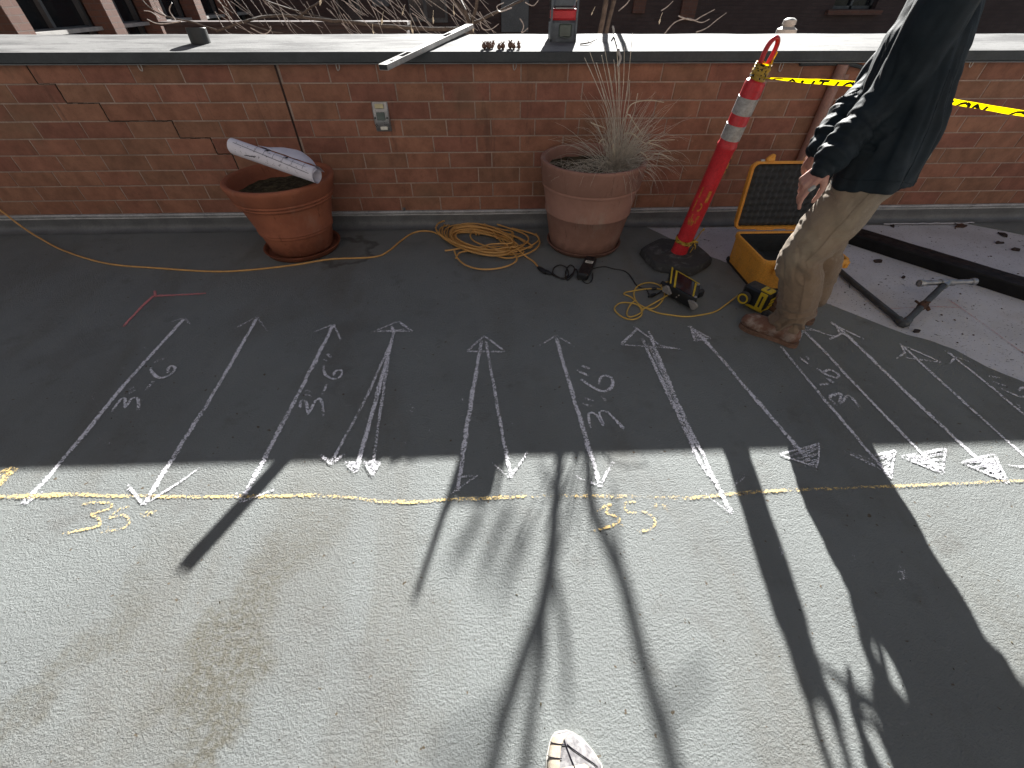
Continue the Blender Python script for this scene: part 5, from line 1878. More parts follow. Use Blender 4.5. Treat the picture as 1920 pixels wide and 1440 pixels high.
mb = MB()
nS, nV = 190, 8
vs = [tape_pt(TLn * i / nS, -1 + 2 * j / nV) for i in range(nS + 1) for j in range(nV + 1)]
fs = [[i * (nV + 1) + j, (i + 1) * (nV + 1) + j, (i + 1) * (nV + 1) + j + 1, i * (nV + 1) + j + 1] for i in range(nS) for j in range(nV)]
mb.add(vs, fs)
link('tape', mb, TAPEY, tp, 60)
mb = MB()
s = .05
hl, wl, th = .62, .052, .0062
while s < TLn - .4:
    for chx in 'CAUTION':
        for st_ in STROKE[chx]:
            q = []
            for (ax_, ay_), (bx_, by_) in zip(st_, st_[1:]):
                n_ = 6
                q += [(ax_ + (bx_ - ax_) * k / n_, ay_ + (by_ - ay_) * k / n_) for k in range(n_ + (1 if (bx_, by_) == st_[-1] else 0))]
            vs, fs = [], []
            for k, (a, b) in enumerate(q):
                a0, b0_ = q[max(k - 1, 0)]; a1, b1_ = q[min(k + 1, len(q) - 1)]
                dx, dy = (a1 - a0) * wl, (b1_ - b0_) * .046
                l_ = math.hypot(dx, dy) or 1
                ox_, oy_ = -dy / l_ * th, dx / l_ * th
                for sg_ in (-1, 1):
                    vs.append(tape_pt(s + a * wl + ox_ * sg_, (b * 2 - 1) * .72 + oy_ * sg_ / .026, .0009))
            for k in range(len(q) - 1):
                fs.append([2 * k, 2 * k + 1, 2 * k + 3, 2 * k + 2])
            mb.add(vs, fs)
        s += wl * (1.25 if chx != 'I' else 1.1)
    s += .09
link('lettering', mb, TAPEK, tp, None)


def wrap(c0, z0, z1, rad, turns, w_, mat, nm, seed, lump=.006):
    mb = MB()
    n_ = int(36 * turns)
    vs, fs = [], []
    for i in range(n_ + 1):
        t = i / n_
        an = t * turns * 2 * math.pi + seed
        z = z0 + (z1 - z0) * (.5 + .5 * math.sin(t * turns * 2.1 + seed))
        r = rad + .0012 * t * turns + lump * (noise.noise(Vector((an * .9, seed, t * 5))) + .3)
        for j in range(5):
            v = j / 4 - .5
            crease = .003 * math.sin(j * 2.3 + an * 3)
            vs.append(c0 + dq @ Vector(((r + crease) * math.cos(an), (r + crease) * math.sin(an), z + v * w_ * (1 + .3 * noise.noise(Vector((an, 1, seed)))))))
    for i in range(n_):
        for j in range(4):
            a = i * 5 + j
            fs.append([a, a + 1, a + 6, a + 5])
    mb.add(vs, fs, 0)
    mb.m = [1 if noise.noise(Vector(((i // 4) * .55, (i % 4) * .9, seed))) > .22 else 0 for i in range(len(mb.f))]
    link(nm, mb, [mat, TAPEK], tp, 50)


wrap(D0, tN + .012, tN + .052, .032, 6, .030, TAPED, 'neck_wrap', 1.3)
wrap(D0, tN + .055, tN + .062, .034, 1.6, .014, TAPEY, 'neck_knot', 2.2, .003)
mb = MB()
q0_ = D0 + dax * (tN + .06) + hx_ * .02
mb.tube(smoothpts([q0_ - hx_ * .03, q0_ + hx_ * .005 + dax * .004 - hn * .02, q0_ + hx_ * .02 + dax * .03, q0_ + hx_ * .03 + dax * .045, q0_ + hx_ * .024 + dax * .01], 5), .006, 6, flat=(hn, .5))
link('knot_tail', mb, TAPEY, tp)
tL = dax_t(450)
wrap(D0, tL - .004, tL + .006, r0 + .002, 2, .020, TAPED, 'lower_wrap', .4, .002)
k0 = D0 + dax * tL + cr * .052 - Vector((0, .02, 0))
mb = MB()
for pl in ([(0, 0, 0), (.012, -.01, .02), (.03, -.004, .06), (.045, .0, .085), (.05, .002, .07)], [(0, 0, 0), (.012, -.012, -.01), (.008, -.01, -.045), (.0, -.006, -.075)], [(0, 0, 0), (.018, -.012, -.02), (.026, -.01, -.05)], [(-.01, -.01, .0), (.01, -.02, .006), (.03, -.012, -.004)]):
    mb.tube(smoothpts([k0 + Vector(p) for p in pl], 5), .007, 6, flat=((.7, -.7, 0), .35))
mb.m = [1 if noise.noise(Vector((i * .21, 3, 1))) > .25 else 0 for i in range(len(mb.f))]
link('lower_knot', mb, [TAPED, TAPEK], tp, 50)
k0 = D0 + dax * (dax_t(285)) + cr * .048 + Vector((0, .02, 0))
mb = MB(); mb.tube(smoothpts([k0 + Vector((.004, 0, .02)), k0 + Vector((.010, -.004, -.02)), k0 + Vector((.005, -.008, -.07)), k0 + Vector((-.004, -.01, -.115))], 5), .006, 6, flat=((0, 1, 0), .35))
mb.m = [1 if noise.noise(Vector((i * .11, 7, 1))) > .25 else 0 for i in range(len(mb.f))]
link('hanging_end', mb, [TAPED, TAPEK], tp, 50)

# ================================================================== BEAM, PIPES, SCRAPS ON THE PATCH
bA, bB = G(1597, 457), G(1920, 561)
bd = (bB - bA); bd.z = 0; bd.normalize()
bn = Vector((bd.y, -bd.x, 0))
if bn.y < 0: bn = -bn
st_, en_ = bA - bd * .25, bA + bd * 2.6
mb = MB()
n_ = 60
bprof = [(0, -.008), (0, .058), (.006, .066), (.060, .071), (.068, .068), (.142, .071), (.150, .064), (.150, -.008)]
vs, fs = [], []
for i in range(n_ + 1):
    p = st_.lerp(en_, i / n_)
    for a, z in bprof:
        vs.append(p + bn * (a + .0025 * noise.noise(Vector((i * .4, a * 60, 1)))) + Vector((0, 0, z + .002 * noise.noise(Vector((i * .5, a * 80, 5))))))
m_ = len(bprof)
for i in range(n_):
    for j in range(m_):
        fs.append([i * m_ + j, i * m_ + (j + 1) % m_, (i + 1) * m_ + (j + 1) % m_, (i + 1) * m_ + j])
fs += [list(range(m_)), [n_ * m_ + j for j in range(m_)][::-1]]
mb.add(vs, fs)
tag(link('black_beam', mb, BEAM, None, 25), 'long black beam lying across the bare concrete patch', 'beam')

pa = thing('pipe_assembly', 'grey pipe assembly with a bright crossbar lying on the bare concrete patch', 'pipe', (G(1695, 610).x, G(1695, 610).y, -.009))
e_ = G(1695, 607, .012)
mb = MB(); mb.tube([G(1556, 492, .012), G(1600, 530, .012), e_], .0168, 14); link('long_pipe', mb, DPIPE, pa)
tee = G(1775, 529, .10)
mb = MB(); mb.tube(smoothpts([e_ + (G(1640, 564, .012) - e_).normalized() * .045, e_, e_ + (tee - e_).normalized() * .05], 5), [.0215] * 4 + [.024] * 3 + [.0215] * 4, 14); link('elbow', mb, DPIPE, pa)
mb = MB(); mb.tube([e_, e_.lerp(tee, .5), tee], .0175, 14); link('riser', mb, DPIPE, pa)
cA, cB = G(1724, 531, .10), G(1827, 528, .10)
mb = MB(); mb.tube([cA, cB], .0155, 16); link('crossbar', mb, GALV, pa)
cd_ = (cB - cA).normalized()
tc = cA.lerp(cB, .50)
mb = MB(); mb.tube([tc - cd_ * .045, tc - cd_ * .043, tc + cd_ * .043, tc + cd_ * .045], [.020, .022, .022, .020], 16); mb.tube([tc + (e_ - tc).normalized() * .05, tc], .0215, 14); link('tee', mb, GALV, pa)
for q, s in ((cA, 1), (cB, -1)):
    mb = MB(); mb.lathe([(.0160, 0), (.0205, 0), (.0218, .003), (.0218, .022), (.0175, .026)], 18, q - cd_ * s * .004, (cd_ * s).to_track_quat('Z', 'Y').to_matrix(), close=False)
    ec = link('end_fitting', mb, GALV, pa)
    mb = MB(); mb.lathe([(.0001, 0), (.0159, 0)], 18, q + cd_ * s * .0005, (cd_ * s).to_track_quat('Z', 'Y').to_matrix(), close=False); link('bore', mb, BLACKP, ec)
rc = e_.lerp(tee, .42); rdx = (tee - e_).normalized()
mb = MB(); mb.tube([rc - rdx * .03, rc - rdx * .02, rc + rdx * .018, rc + rdx * .03], [.018, .022, .023, .018], 12)
mb.bevbox(rc + Vector((-.03, .012, .014)), (.045, .016, .012), .003, Matrix.Rotation(.5, 3, 'Y')); mb.bevbox(rc + Vector((.03, -.012, -.012)), (.035, .016, .018), .003, Matrix.Rotation(.7, 3, 'Y')); mb.bevbox(rc + Vector((.015, .0, .022)), (.03, .012, .01), .003)
link('rusty_clamp', mb, RUST, pa)
mb = MB(); q = G(1592, 524, .014)
mb.tube(smoothpts([q + Vector((.0, 0, .016)), q + Vector((.014, -.01, .006)), q + Vector((0, -.02, -.008)), q + Vector((-.03, -.07, -.02))], 5), .0022, 5); link('wire_tie', mb, DPIPE, pa)

rng = random.Random(31)


def scrap(x, y, s, mat, name, label, cat, group, long=1.0):
    p = G(x, y, -.009)
    mb = MB()
    n_ = rng.randint(7, 10)
    an0_ = rng.uniform(0, 6)
    q = []
    for k in range(n_):
        an = 2 * math.pi * k / n_
        r = s * rng.uniform(.55, 1.1)
        q.append(p + Matrix.Rotation(an0_ * .2, 3, 'Z') @ Vector((r * math.cos(an) * long, r * math.sin(an), rng.uniform(0, s * .25))))
    c_ = p + Vector((0, 0, s * .35))
    vs = q + [v + Vector((0, 0, .006 + rng.uniform(0, s * .25))) for v in q] + [p, c_]
    fs = [[k, (k + 1) % n_, n_ + (k + 1) % n_, n_ + k] for k in range(n_)] + [[n_ + k, n_ + (k + 1) % n_, 2 * n_ + 1] for k in range(n_)] + [[(k + 1) % n_, k, 2 * n_] for k in range(n_)]
    mb.add(vs, fs)
    return tag(link(name, mb, mat, None, 30), label, cat, group)


for x, y, s, l, lab in ((1785, 411, .028, 1.5, 'torn dark scrap at the raised edge under the wall flashing'), (1800, 425, .030, 1.9, 'reddish torn scrap just below the patch corner'), (1672, 424, .016, 2.4, 'thin dark scrap lying nearest the worker behind the beam'),
                        (1879, 441, .024, 2.0, 'ragged scrap on the patch at the far right near the dark deck edge'), (1872, 456, .022, 1.9, 'ragged scrap in front of the far right scrap on the patch'), (1903, 469, .024, 1.5, 'large dark scrap at the right picture edge behind the beam'), (1717, 622, .016, 2.0, 'small dark scrap beside the pipe elbow'), (1645, 491, .022, 1.7, 'grey scrap between the beam and the long pipe'), (1693, 521, .013, 1.5, 'small grey scrap lying between the long pipe and the crossbar')):
    scrap(x, y, s, M('scrap', (.055, .035, .03), .9, var=.5, scale=30) if 'red' not in lab else RUST, 'membrane_scrap', lab, 'scrap', 'torn membrane scraps on the concrete patch', l)
mb = MB()
for i in range(120):
    x = rng.uniform(1590, 1935); y = rng.uniform(415, 690)
    lim = 418 + (x - 1196) * .412
    if y > lim - 8: continue
    p = G(x, y, -.009)
    if (p - bA).dot(bn) > -.03 and (p - bA).dot(bn) < .14: continue
    s = rng.choice((.0018, .0022, .003, .0045))
    mb.ball(p + Vector((0, 0, s * .5)), s, (rng.uniform(.7, 1.8), rng.uniform(.7, 1.5), .6), Matrix.Rotation(rng.uniform(0, 6), 3, 'Z'), seg=5)
tag(link('debris_crumbs', mb, RUST, None, 80), 'small dark crumbs scattered over the bare concrete patch', 'debris', kind='stuff')
# torn pale lip of the patch along the flashing
mb = MB()
lp = [G(x, y) for x, y in ((1640, 411), (1680, 410), (1720, 409), (1760, 407), (1797, 405))]
for q in lp: q.z = .004; q.y = min(q.y, 3.2)
q = [p + Vector((0, .01 * noise.noise(p * 12), .004 * noise.noise(p * 18))) for p in smoothpts(lp, 8)]
mb.tube(q, .008, 6, flat=((0, 0, 1), .5))
tag(link('torn_edge', mb, CONC), kind='structure')
# grit on the deck
mb = MB()
for i in range(120):
    x = rng.uniform(0, 1900); y = rng.uniform(560, 1440)
    p = G(x, y)
    s = rng.choice((.0010, .0012, .0016, .0022))
    mb.ball(p + Vector((0, 0, s * .3)), s, (rng.uniform(.8, 2.4), rng.uniform(.7, 1.2), .6), Matrix.Rotation(rng.uniform(0, 6), 3, 'Z'), seg=5)
tag(link('deck_grit', mb, SOIL, None, 80), 'fine grit and specks scattered over the deck', 'grit', kind='stuff')

# ================================================================== THE PHOTOGRAPHER'S SHOE
tipS = G(1050, 1372, .0)
fd = Vector((-.10, 1, 0)).normalized()       # toe direction
ls = Vector((fd.y, -fd.x, 0))                # to the right
sh = thing('shoe', 'toe of a cream and grey mesh shoe at the bottom edge of the picture', 'shoe', (tipS - fd * .14))


def SH(s, a, z): return tipS - fd * s + ls * a + Vector((0, 0, z))


# stations: distance from toe, left edge, right edge, height
stn = [(.0, -.010, .010, .030), (.006, -.020, .026, .040), (.020, -.030, .046, .046), (.045, -.042, .066, .055), (.075, -.050, .082, .066), (.12, -.046, .080, .082), (.16, -.040, .042, .100), (.22, -.037, .038, .112), (.27, -.034, .034, .110), (.30, -.022, .022, .09)]
n = 20
vs, fs = [], []
for s, a, b, h in stn:
    for j in range(n + 1):
        t = j / n
        an = math.pi * t
        x = (a + b) / 2 - (b - a) / 2 * math.cos(an)
        z = .018 + (h - .018) * max(0, math.sin(an)) ** .62
        p = SH(s, x, z)
        vs.append(p + Vector((0, 0, .0012 * noise.noise(p * 60))))
for i in range(len(stn) - 1):
    for j in range(n):
        a = i * (n + 1) + j
        fs.append([a, a + 1, a + n + 2, a + n + 1])
fs.append(list(range(n + 1)))
mb = MB(); mb.add(vs, fs)
link('upper', mb, SHOEG, sh, 50)


def up_pt(s, t, lift=.0015):
    i = 0
    while i < len(stn) - 2 and stn[i + 1][0] < s: i += 1
    k = (s - stn[i][0]) / (stn[i + 1][0] - stn[i][0])
    a, b, h = [stn[i][q] + (stn[i + 1][q] - stn[i][q]) * k for q in (1, 2, 3)]
    an = math.pi * t
    nx_, nz_ = -math.cos(an), max(0, math.sin(an))
    return SH(s, (a + b) / 2 - (b - a) / 2 * math.cos(an) + nx_ * lift, .018 + (h - .018) * nz_ ** .62 + lift)


def overlay(nm, q, mat):
    """q: strips of (s, t0, t1)"""
    vs, fs = [], []
    m_ = 6
    for s, t0, t1 in q:
        vs += [up_pt(s, t0 + (t1 - t0) * j / m_) for j in range(m_ + 1)]
    for i in range(len(q) - 1):
        for j in range(m_):
            a = i * (m_ + 1) + j
            fs.append([a, a + 1, a + m_ + 2, a + m_ + 1])
    mb = MB(); mb.add(vs, fs); return link(nm, mb, mat, sh, 50)


overlay('toe_panel', [(.002, .08, .95), (.010, .04, .62), (.020, .02, .44), (.035, .01, .36), (.055, .01, .33), (.075, .01, .30), (.10, .01, .26)], SHOEW)
overlay('cross_band', [(.070, .34, .62), (.078, .34, .66), (.086, .50, .99), (.094, .60, .99)], SHOEW)
mb = MB()
for s, t0, t1 in ((.018, .05, .45), (.042, .02, .36), (.066, .02, .34)):
    mb.tube([up_pt(s + .012 * k / 6, t0 + (t1 - t0) * k / 6, .0022) for k in range(7)], .0011, 4)
mb.tube([up_pt(.02 + .07 * k / 8, .45 + .05 * k / 8, .0022) for k in range(9)], .0013, 4)
mb.tube([up_pt(.03 + .05 * k / 8, .48 + .30 * k / 8, .0022) for k in range(9)], .0013, 4)
link('stitching', mb, INK, sh)
mb = MB()
for k in range(3):
    s = .10 + .022 * k
    mb.tube(smoothpts([up_pt(s, .30, .003), up_pt(s + .004, .45, .007), up_pt(s, .62, .006), up_pt(s - .01, .80, .004)], 4), .0035, 6)
link('lace', mb, SHOES, sh)
mb = MB()
ol = [SH(s, a - .004, 0) for s, a, b, h in stn] + [SH(s, b + .004, 0) for s, a, b, h in reversed(stn)]
mb.prism([p + Vector((0, 0, .001)) for p in ol], (0, 0, .022))
link('sole', mb, SHOES, sh, None)

# ================================================================== THE WORKER
F_ = Vector((-.72, .69, 0)).normalized()            # the way he faces
L_l = Vector((-F_.y, F_.x, 0))                      # his left, towards the viewer
Z = Vector((0, 0, 1))
person = thing('person', 'worker in dark navy jacket, tan dirty trousers and brown boots looking down', 'person', (1.60, 1.88, 0))
la, lk, lh = Vector((1.518, 1.728, .10)), Vector((1.412, 1.752, .475)), Vector((1.572, 1.785, .875))
raa, rk, rh = Vector((1.725, 1.935, .10)), Vector((1.640, 1.955, .475)), Vector((1.640, 1.945, .875))
pel = (lh + rh) / 2 + Vector((0, 0, .05))
FT = Vector((-.93, .36, 0)).normalized()            # hips and trunk are turned a little more side-on than the feet
LT = Vector((-FT.y, FT.x, 0))
che = Vector((1.592, 1.915, 1.22))
nck = Vector((1.605, 1.945, 1.47))
hd = nck + F_ * .075 + Z * .15
lsH, rsH = Vector((1.495, 1.800, 1.385)), Vector((1.715, 2.035, 1.385))
lel, rel = Vector((1.468, 1.800, 1.105)), Vector((1.610, 2.065, 1.12))
lwr, rwr = AY(1549, 311, 1.715), AY(1536, 277, 1.93)


def wr(scale_axis, freq, amp, cross=3.0, seed=0.0):
    """crease noise: fine along scale_axis, stretched across it"""
    ax_ = scale_axis.normalized()

    def f(p):
        a = p.dot(ax_)
        q = p - ax_ * a
        v = noise.noise(Vector((a * freq + 1.5 * noise.noise(p * 5 + Vector((seed, 0, 0))), 0, seed)) + q * cross)
        return amp * (1 - 2 * abs(v)) if False else amp * v
    return f


# --- trousers
mb = MB()
mb.cap(pel + Z * .05, pel, .11, .12)
mb.cap(pel + LT * .07 + FT * .015, pel - LT * .06 + FT * .015, .118, .112)
mb.cap(pel - FT * .035 + LT * .06 - Z * .03, pel - FT * .03 - LT * .05 - Z * .04, .108, .108)
for h, k, a in ((lh, lk, la), (rh, rk, raa)):
    s0 = 1 if h is lh else -1
    mid = h.lerp(k, .5) - F_ * .005
    mb.cap(h - Z * .01, mid, .118, .110)
    mb.cap(mid, k, .110, .093)
    cal = k.lerp(a, .42) - F_ * .028
    mb.cap(k, cal, .093, .090)
    mb.cap(k + F_ * .012 + Z * .01, k + F_ * .01 - Z * .05, .080, .078)
    cuff = a + Z * .015 - F_ * .005
    mb.cap(cal, cuff + Z * .055, .090, .082)
    mb.cap(cuff + Z * .055, cuff + F_ * .012, .082, .078)
    mb.cap(cuff + F_ * .035 + Z * .01, cuff - F_ * .02, .064, .066)


def fold_tr(p, nn):
    z = p.z
    leg = 1 if (p - la).dot(L_l) > -.16 else 2
    kn = lk if leg == 1 else rk
    d = 0.0
    ax_ = (F_ * .5 + Z).normalized()
    # stack of creases above the cuff, behind the knee, and long drag lines on the thigh
    wlow = max(0, min(1, (.30 - z) / .16))
    d += wlow * .032 * (noise.noise(Vector((p.dot((Z + F_ * .35)) * 26 + 2 * noise.noise(p * 7), leg * 7.3, 0)) + L_l * p.dot(L_l) * 5))
    wk = max(0, 1 - abs(z - .47) / .13)
    back = max(0, min(1, -(p - kn).dot(F_) / .06 + .35))
    d += wk * back * .022 * noise.noise(Vector((p.dot(Z - F_ * .5) * 24, leg * 3.1, 4)) + L_l * p.dot(L_l) * 4)
    wt = max(0, min(1, (z - .5) / .1))
    q = p.dot((Z * .75 - F_ * .65).normalized())
    d += wt * .013 * noise.noise(Vector((q * 13, p.dot(L_l) * 5, leg)) + F_ * p.dot(F_) * 3)
    cr_ = noise.noise(Vector((p.dot((Z * .8 - F_ * .6)) * 9 + 1.2 * noise.noise(p * 6), p.dot(L_l) * 4, leg * 2.2)))
    d -= .006 * max(0, 1 - abs(cr_) / .11) * (.4 + .6 * max(wlow, wk, wt * .5))
    cr2 = noise.noise(Vector((p.dot((Z * .9 + F_ * .4)) * 15 + 1.5 * noise.noise(p * 8), p.dot(L_l) * 6, leg * 5.1)))
    d -= .005 * max(0, 1 - abs(cr2) / .14) * max(wlow, wk * back)
    d += .005 * noise.noise(p * 17) + .008 * noise.noise(p * 6.5) + .0018 * noise.noise(p * 48)
    return d


me = remesh(mb, .0058, 8, fold_tr)
for v in me.vertices:
    if v.co.z < .028: v.co.z = .028 + (v.co.z - .028) * .1
tz_ = link('trousers', me, TROUS, person)
tr_me = me
# knee and pocket details
mb = MB()
for (s, a, b) in ((.0, -.05, .05),):
    pk = lh - Z * .02
    q = [AY(1622, 372, 1.72), AY(1604, 383, 1.715), AY(1582, 396, 1.70), AY(1560, 405, 1.69)]

# --- boots
def boot(a, f, far):
    f = f.normalized()
    l = Vector((-f.y, f.x, 0))
    b = Vector((a.x, a.y, 0)) - f * .005
    mb = MB()
    mb.cap(b + Z * .10, b + Z * .17, .050, .052)
    mb.cap(b - f * .035 + Z * .055, b + Z * .09, .044, .05)
    mb.cap(b + f * .01 + Z * .07, b + f * .10 + Z * .056, .050, .046)
    mb.cap(b + f * .10 + Z * .056, b + f * .165 + Z * .052, .047, .044)
    mb.cap(b + f * .13 + l * .012 + Z * .05, b + f * .185 + l * .004 + Z * .050, .042, .038)
    mb.cap(b - f * .03 + Z * .045, b + f * .17 + Z * .042, .040, .042)
    me = remesh(mb, .0052, 4, lambda p, nn: .0022 * noise.noise(p * 32) + .003 * noise.noise(p * 14) * (1 if p.z > .06 else .2))
    for v in me.vertices:
        if v.co.z < .024: v.co.z = .024
    bt = link('boot', me, BOOT, person)
    ol = [(-.085, .0), (-.078, .026), (-.05, .038), (.0, .036), (.06, .039), (.12, .052), (.17, .050), (.208, .032), (.222, .004), (.214, -.026), (.18, -.044), (.12, -.048), (.06, -.039), (.0, -.035), (-.05, -.036), (-.078, -.026)]
    pts = smoothpts([b + f * s + l * t for s, t in ol], 4, True)
    mb = MB(); mb.prism([p + Z * .001 for p in pts], Z * .012)
    mb.prism([p + Z * .0135 + (p - b - f * .07) * -.012 for p in pts], Z * .012)
    link('sole', mb, SOLE, bt, None)
    mb = MB()
    for k in range(4):
        c = b + f * (.03 + .025 * k) + Z * (.120 - .012 * k)
        mb.tube(smoothpts([c + l * .036 - Z * .016, c + l * .012 + Z * .004, c - l * .012 + Z * .004, c - l * .036 - Z * .016], 4), .0032, 5)
    link('laces', mb, SOLE, bt)


boot(la, Vector((-.73, .68, 0)), False)
boot(raa, Vector((-.60, .80, 0)), True)

# --- body (continuous skin surface under the clothes: head, neck, trunk, arms, legs and hands)
mb = MB()
mb.cap(pel, che, .125, .14, flat=(F_, .8))
mb.cap(che, nck - Z * .08, .14, .11, flat=(F_, .8))
mb.cap(lsH, rsH, .055, .055)
mb.cap(nck - Z * .06, nck + F_ * .03 + Z * .07, .058, .055)
hx2 = (F_ * .86 - Z * .5).normalized()               # gaze: down at the tools
hu2 = (Z * .86 + F_ * .5).normalized()
mb.ball(hd, .098, (1, 1, 1), None, seg=20)
mb.ball(hd - hx2 * .03 + hu2 * .02, .098, seg=20)
mb.cap(hd + hx2 * .028 - hu2 * .045, hd + hx2 * .045 - hu2 * .095, .07, .045)
mb.cap(hd + hx2 * .09 + hu2 * .005, hd + hx2 * .118 - hu2 * .035, .012, .017)
for s in (-1, 1):
    mb.ball(hd + L_l * s * .095 - hu2 * .01, .028, (.5, .8, 1), Matrix.Rotation(0, 3, 'Z'), seg=10)
    mb.cap(hd + hx2 * .082 + L_l * s * .02 + hu2 * .022, hd + hx2 * .074 + L_l * s * .05 + hu2 * .022, .012, .011)
mb.cap(hd + hx2 * .094 - L_l * .02 - hu2 * .062, hd + hx2 * .094 + L_l * .02 - hu2 * .062, .010, .010)
for sh_, el_, wr_ in ((lsH, lel, lwr), (rsH, rel, rwr)):
    mb.cap(sh_, el_, .044, .030)
    mb.cap(el_, el_.lerp(wr_, .35), .030, .028)
    mb.cap(el_.lerp(wr_, .35), wr_, .028, .025)
for h, k, a in ((lh, lk, la), (rh, rk, raa)):
    mb.cap(h, k, .075, .055); mb.cap(k, k.lerp(a, .35) - F_ * .01, .055, .056); mb.cap(k.lerp(a, .35) - F_ * .01, a, .056, .038)
mb.cap(lh, rh, .1, .1)


def hand(wr_, di, nrm_, side, curls, spread=.0, tips=None):
    """wr_: wrist, di: direction of the metacarpals, nrm_: back of the hand, side: +1 when the thumb lies along +across"""
    di = di.normalized(); nrm_ = (nrm_ - di * nrm_.dot(di)).normalized()
    ac_ = di.cross(nrm_).normalized() * side
    kn = []
    for i, (o_, l_) in enumerate(((.030, .086), (.010, .090), (-.010, .085), (-.028, .077))):
        k = wr_ + di * l_ + ac_ * o_ + nrm_ * (.004 - .004 * abs(i - 1.2))
        kn.append(k)
        mb.cap(wr_ + ac_ * o_ * .55 + di * .012, k, .0165, .0115)
    mb.cap(wr_ - di * .02, wr_ + di * .03, .026, .025, flat=(nrm_, .8))
    mb.cap(wr_ + di * .035 + ac_ * .018 - nrm_ * .006, wr_ + di * .06 - ac_ * .012 - nrm_ * .006, .017, .016)
    lens = ((.043, .026, .021), (.047, .030, .022), (.043, .028, .021), (.034, .021, .019))
    rad = ((.0098, .0088, .0080), (.0100, .009, .0081), (.0095, .0086, .0078), (.0084, .0077, .007))
    for i in range(4):
        p = kn[i]
        ang = 0
        for s_ in range(3):
            ang += curls[i][s_]
            d = (di * math.cos(ang) - nrm_ * math.sin(ang) + ac_ * (.10 * (1.2 - i) * (1 + spread)) * math.cos(ang)).normalized()
            q = p + d * lens[i][s_]
            mb.cap(p, q, rad[i][s_], rad[i][min(s_ + 1, 2)] * .97, n=10)
            p = q
    b_ = wr_ + di * .022 + ac_ * .024 - nrm_ * .004
    t1 = b_ + (di * .62 + ac_ * .62 - nrm_ * .35).normalized() * .044
    t2 = t1 + (di * .86 + ac_ * .22 - nrm_ * .42).normalized() * .034
    t3 = t2 + (di * .92 + ac_ * .02 - nrm_ * .42).normalized() * .026
    mb.cap(b_, t1, .0165, .0118, n=10); mb.cap(t1, t2, .0115, .0098, n=10); mb.cap(t2, t3, .0098, .0078, n=10)
    return kn, t3


# near (left) hand: forefinger and thumb reach down and forward, the others curl
hdir = (Vector((1.236, 1.712, .808)) - lwr)
kn_l, th_l = hand(lwr, hdir, (CAM - lwr).normalized() * .8 + Z * .75 + F_ * .25, -1, ((.38, .55, .35), (.75, .55, .35), (1.05, .85, .5), (1.15, .95, .5)))
hdir2 = (AY(1512, 312, 1.97) - rwr)
kn_r, th_r = hand(rwr, hdir2, (CAM - rwr).normalized() * .55 + Z * .8 + F_ * .1, 1, ((.15, .25, .15), (.45, .6, .35), (.75, .85, .5), (.85, .9, .5)))
me = remesh(mb, .0038, 3, lambda p, nn: .0007 * noise.noise(p * 90))
body = link('body', me, SKIN, person)
mb = MB()
mb.ball(hd - hx2 * .028 + hu2 * .03, .106, seg=20)
mb.cap(hd - hx2 * .06, hd - hx2 * .05 - hu2 * .06, .07, .055)
me = remesh(mb, .008, 2, lambda p, nn: .004 * noise.noise(p * 60))
link('hair', me, HAIR, person)

# --- jacket
mb = MB()
hemc = pel - Z * .115
for s_ in (-1, 1):
    mb.cap(hemc + FT * .012 + LT * (.075 if s_ > 0 else -.045), hemc + FT * .015 + Z * .18 + LT * .05 * s_, .172, .160, flat=(FT, .88))
    mb.cap(hemc + FT * .015 + Z * .18 + LT * .05 * s_, che + FT * .015 + LT * .045 * s_, .155, .130, flat=(FT, .9))
mb.cap(hemc + Z * .16 + FT * .015, che + FT * .01, .155, .148, flat=(FT, .88))
mb.cap(che, nck - Z * .13, .148, .13, flat=(FT, .88))
mb.cap(lsH - L_l * .02, rsH + L_l * .02, .085, .085)
mb.cap(nck - Z * .12, nck - Z * .03, .11, .082)
mb.cap(nck - FT * .045 - Z * .04, nck - FT * .055 - Z * .09, .055, .05)      # hood on the back
for sh_, el_, wr_ in ((lsH, lel, lwr), (rsH, rel, rwr)):
    d = (wr_ - el_).normalized()
    mb.cap(sh_, sh_.lerp(el_, .5), .088, .082)
    mb.cap(sh_.lerp(el_, .5), el_, .082, .080)
    mb.cap(el_, el_.lerp(wr_, .55), .079, .066)
    mb.cap(el_.lerp(wr_, .55), el_.lerp(wr_, .86), .070, .064)
    mb.cap(el_.lerp(wr_, .86), wr_ - d * .002, .062, .047)


def fold_jk(p, nn):
    d = 0.0
    for sh_, el_, wr_ in ((lsH, lel, lwr), (rsH, rel, rwr)):
        ax_ = (wr_ - el_)
        t = (p - el_).dot(ax_) / ax_.length_squared
        r = (p - (el_ + ax_ * max(0, min(1, t)))).length
        if r < .10 and t > .1:
            w_ = max(0, min(1, (t - .1) / .4))
            d += w_ * .019 * noise.noise(Vector((p.dot(ax_.normalized()) * 30 + 2.2 * noise.noise(p * 9), sh_.x * 9, 0)) + L_l * p.dot(L_l) * 6)
            d += w_ * .009 * noise.noise(Vector((p.dot(ax_.normalized()) * 62, sh_.x * 5, 3)) + Z * p.z * 8)
    tor = max(0, min(1, (1.36 - p.z) / .2))
    # long soft drapes from shoulder to hem
    an = math.atan2((p - pel).dot(L_l), (p - pel).dot(F_))
    d += tor * .022 * noise.noise(Vector((an * 2.6 + p.z * 1.5, p.z * 1.2, 2)))
    d += tor * .009 * noise.noise(Vector((an * 6 + p.z * 4, p.z * 4, 8)))
    cj_ = noise.noise(Vector((an * 2.2 + p.z * 3.0 + .8 * noise.noise(p * 4), p.z * 1.6, 5)))
    d -= .006 * max(0, 1 - abs(cj_) / .12) * tor
    d += .008 * noise.noise(p * 7 + Vector((3, 0, 0))) + .0022 * noise.noise(p * 26)
    return d


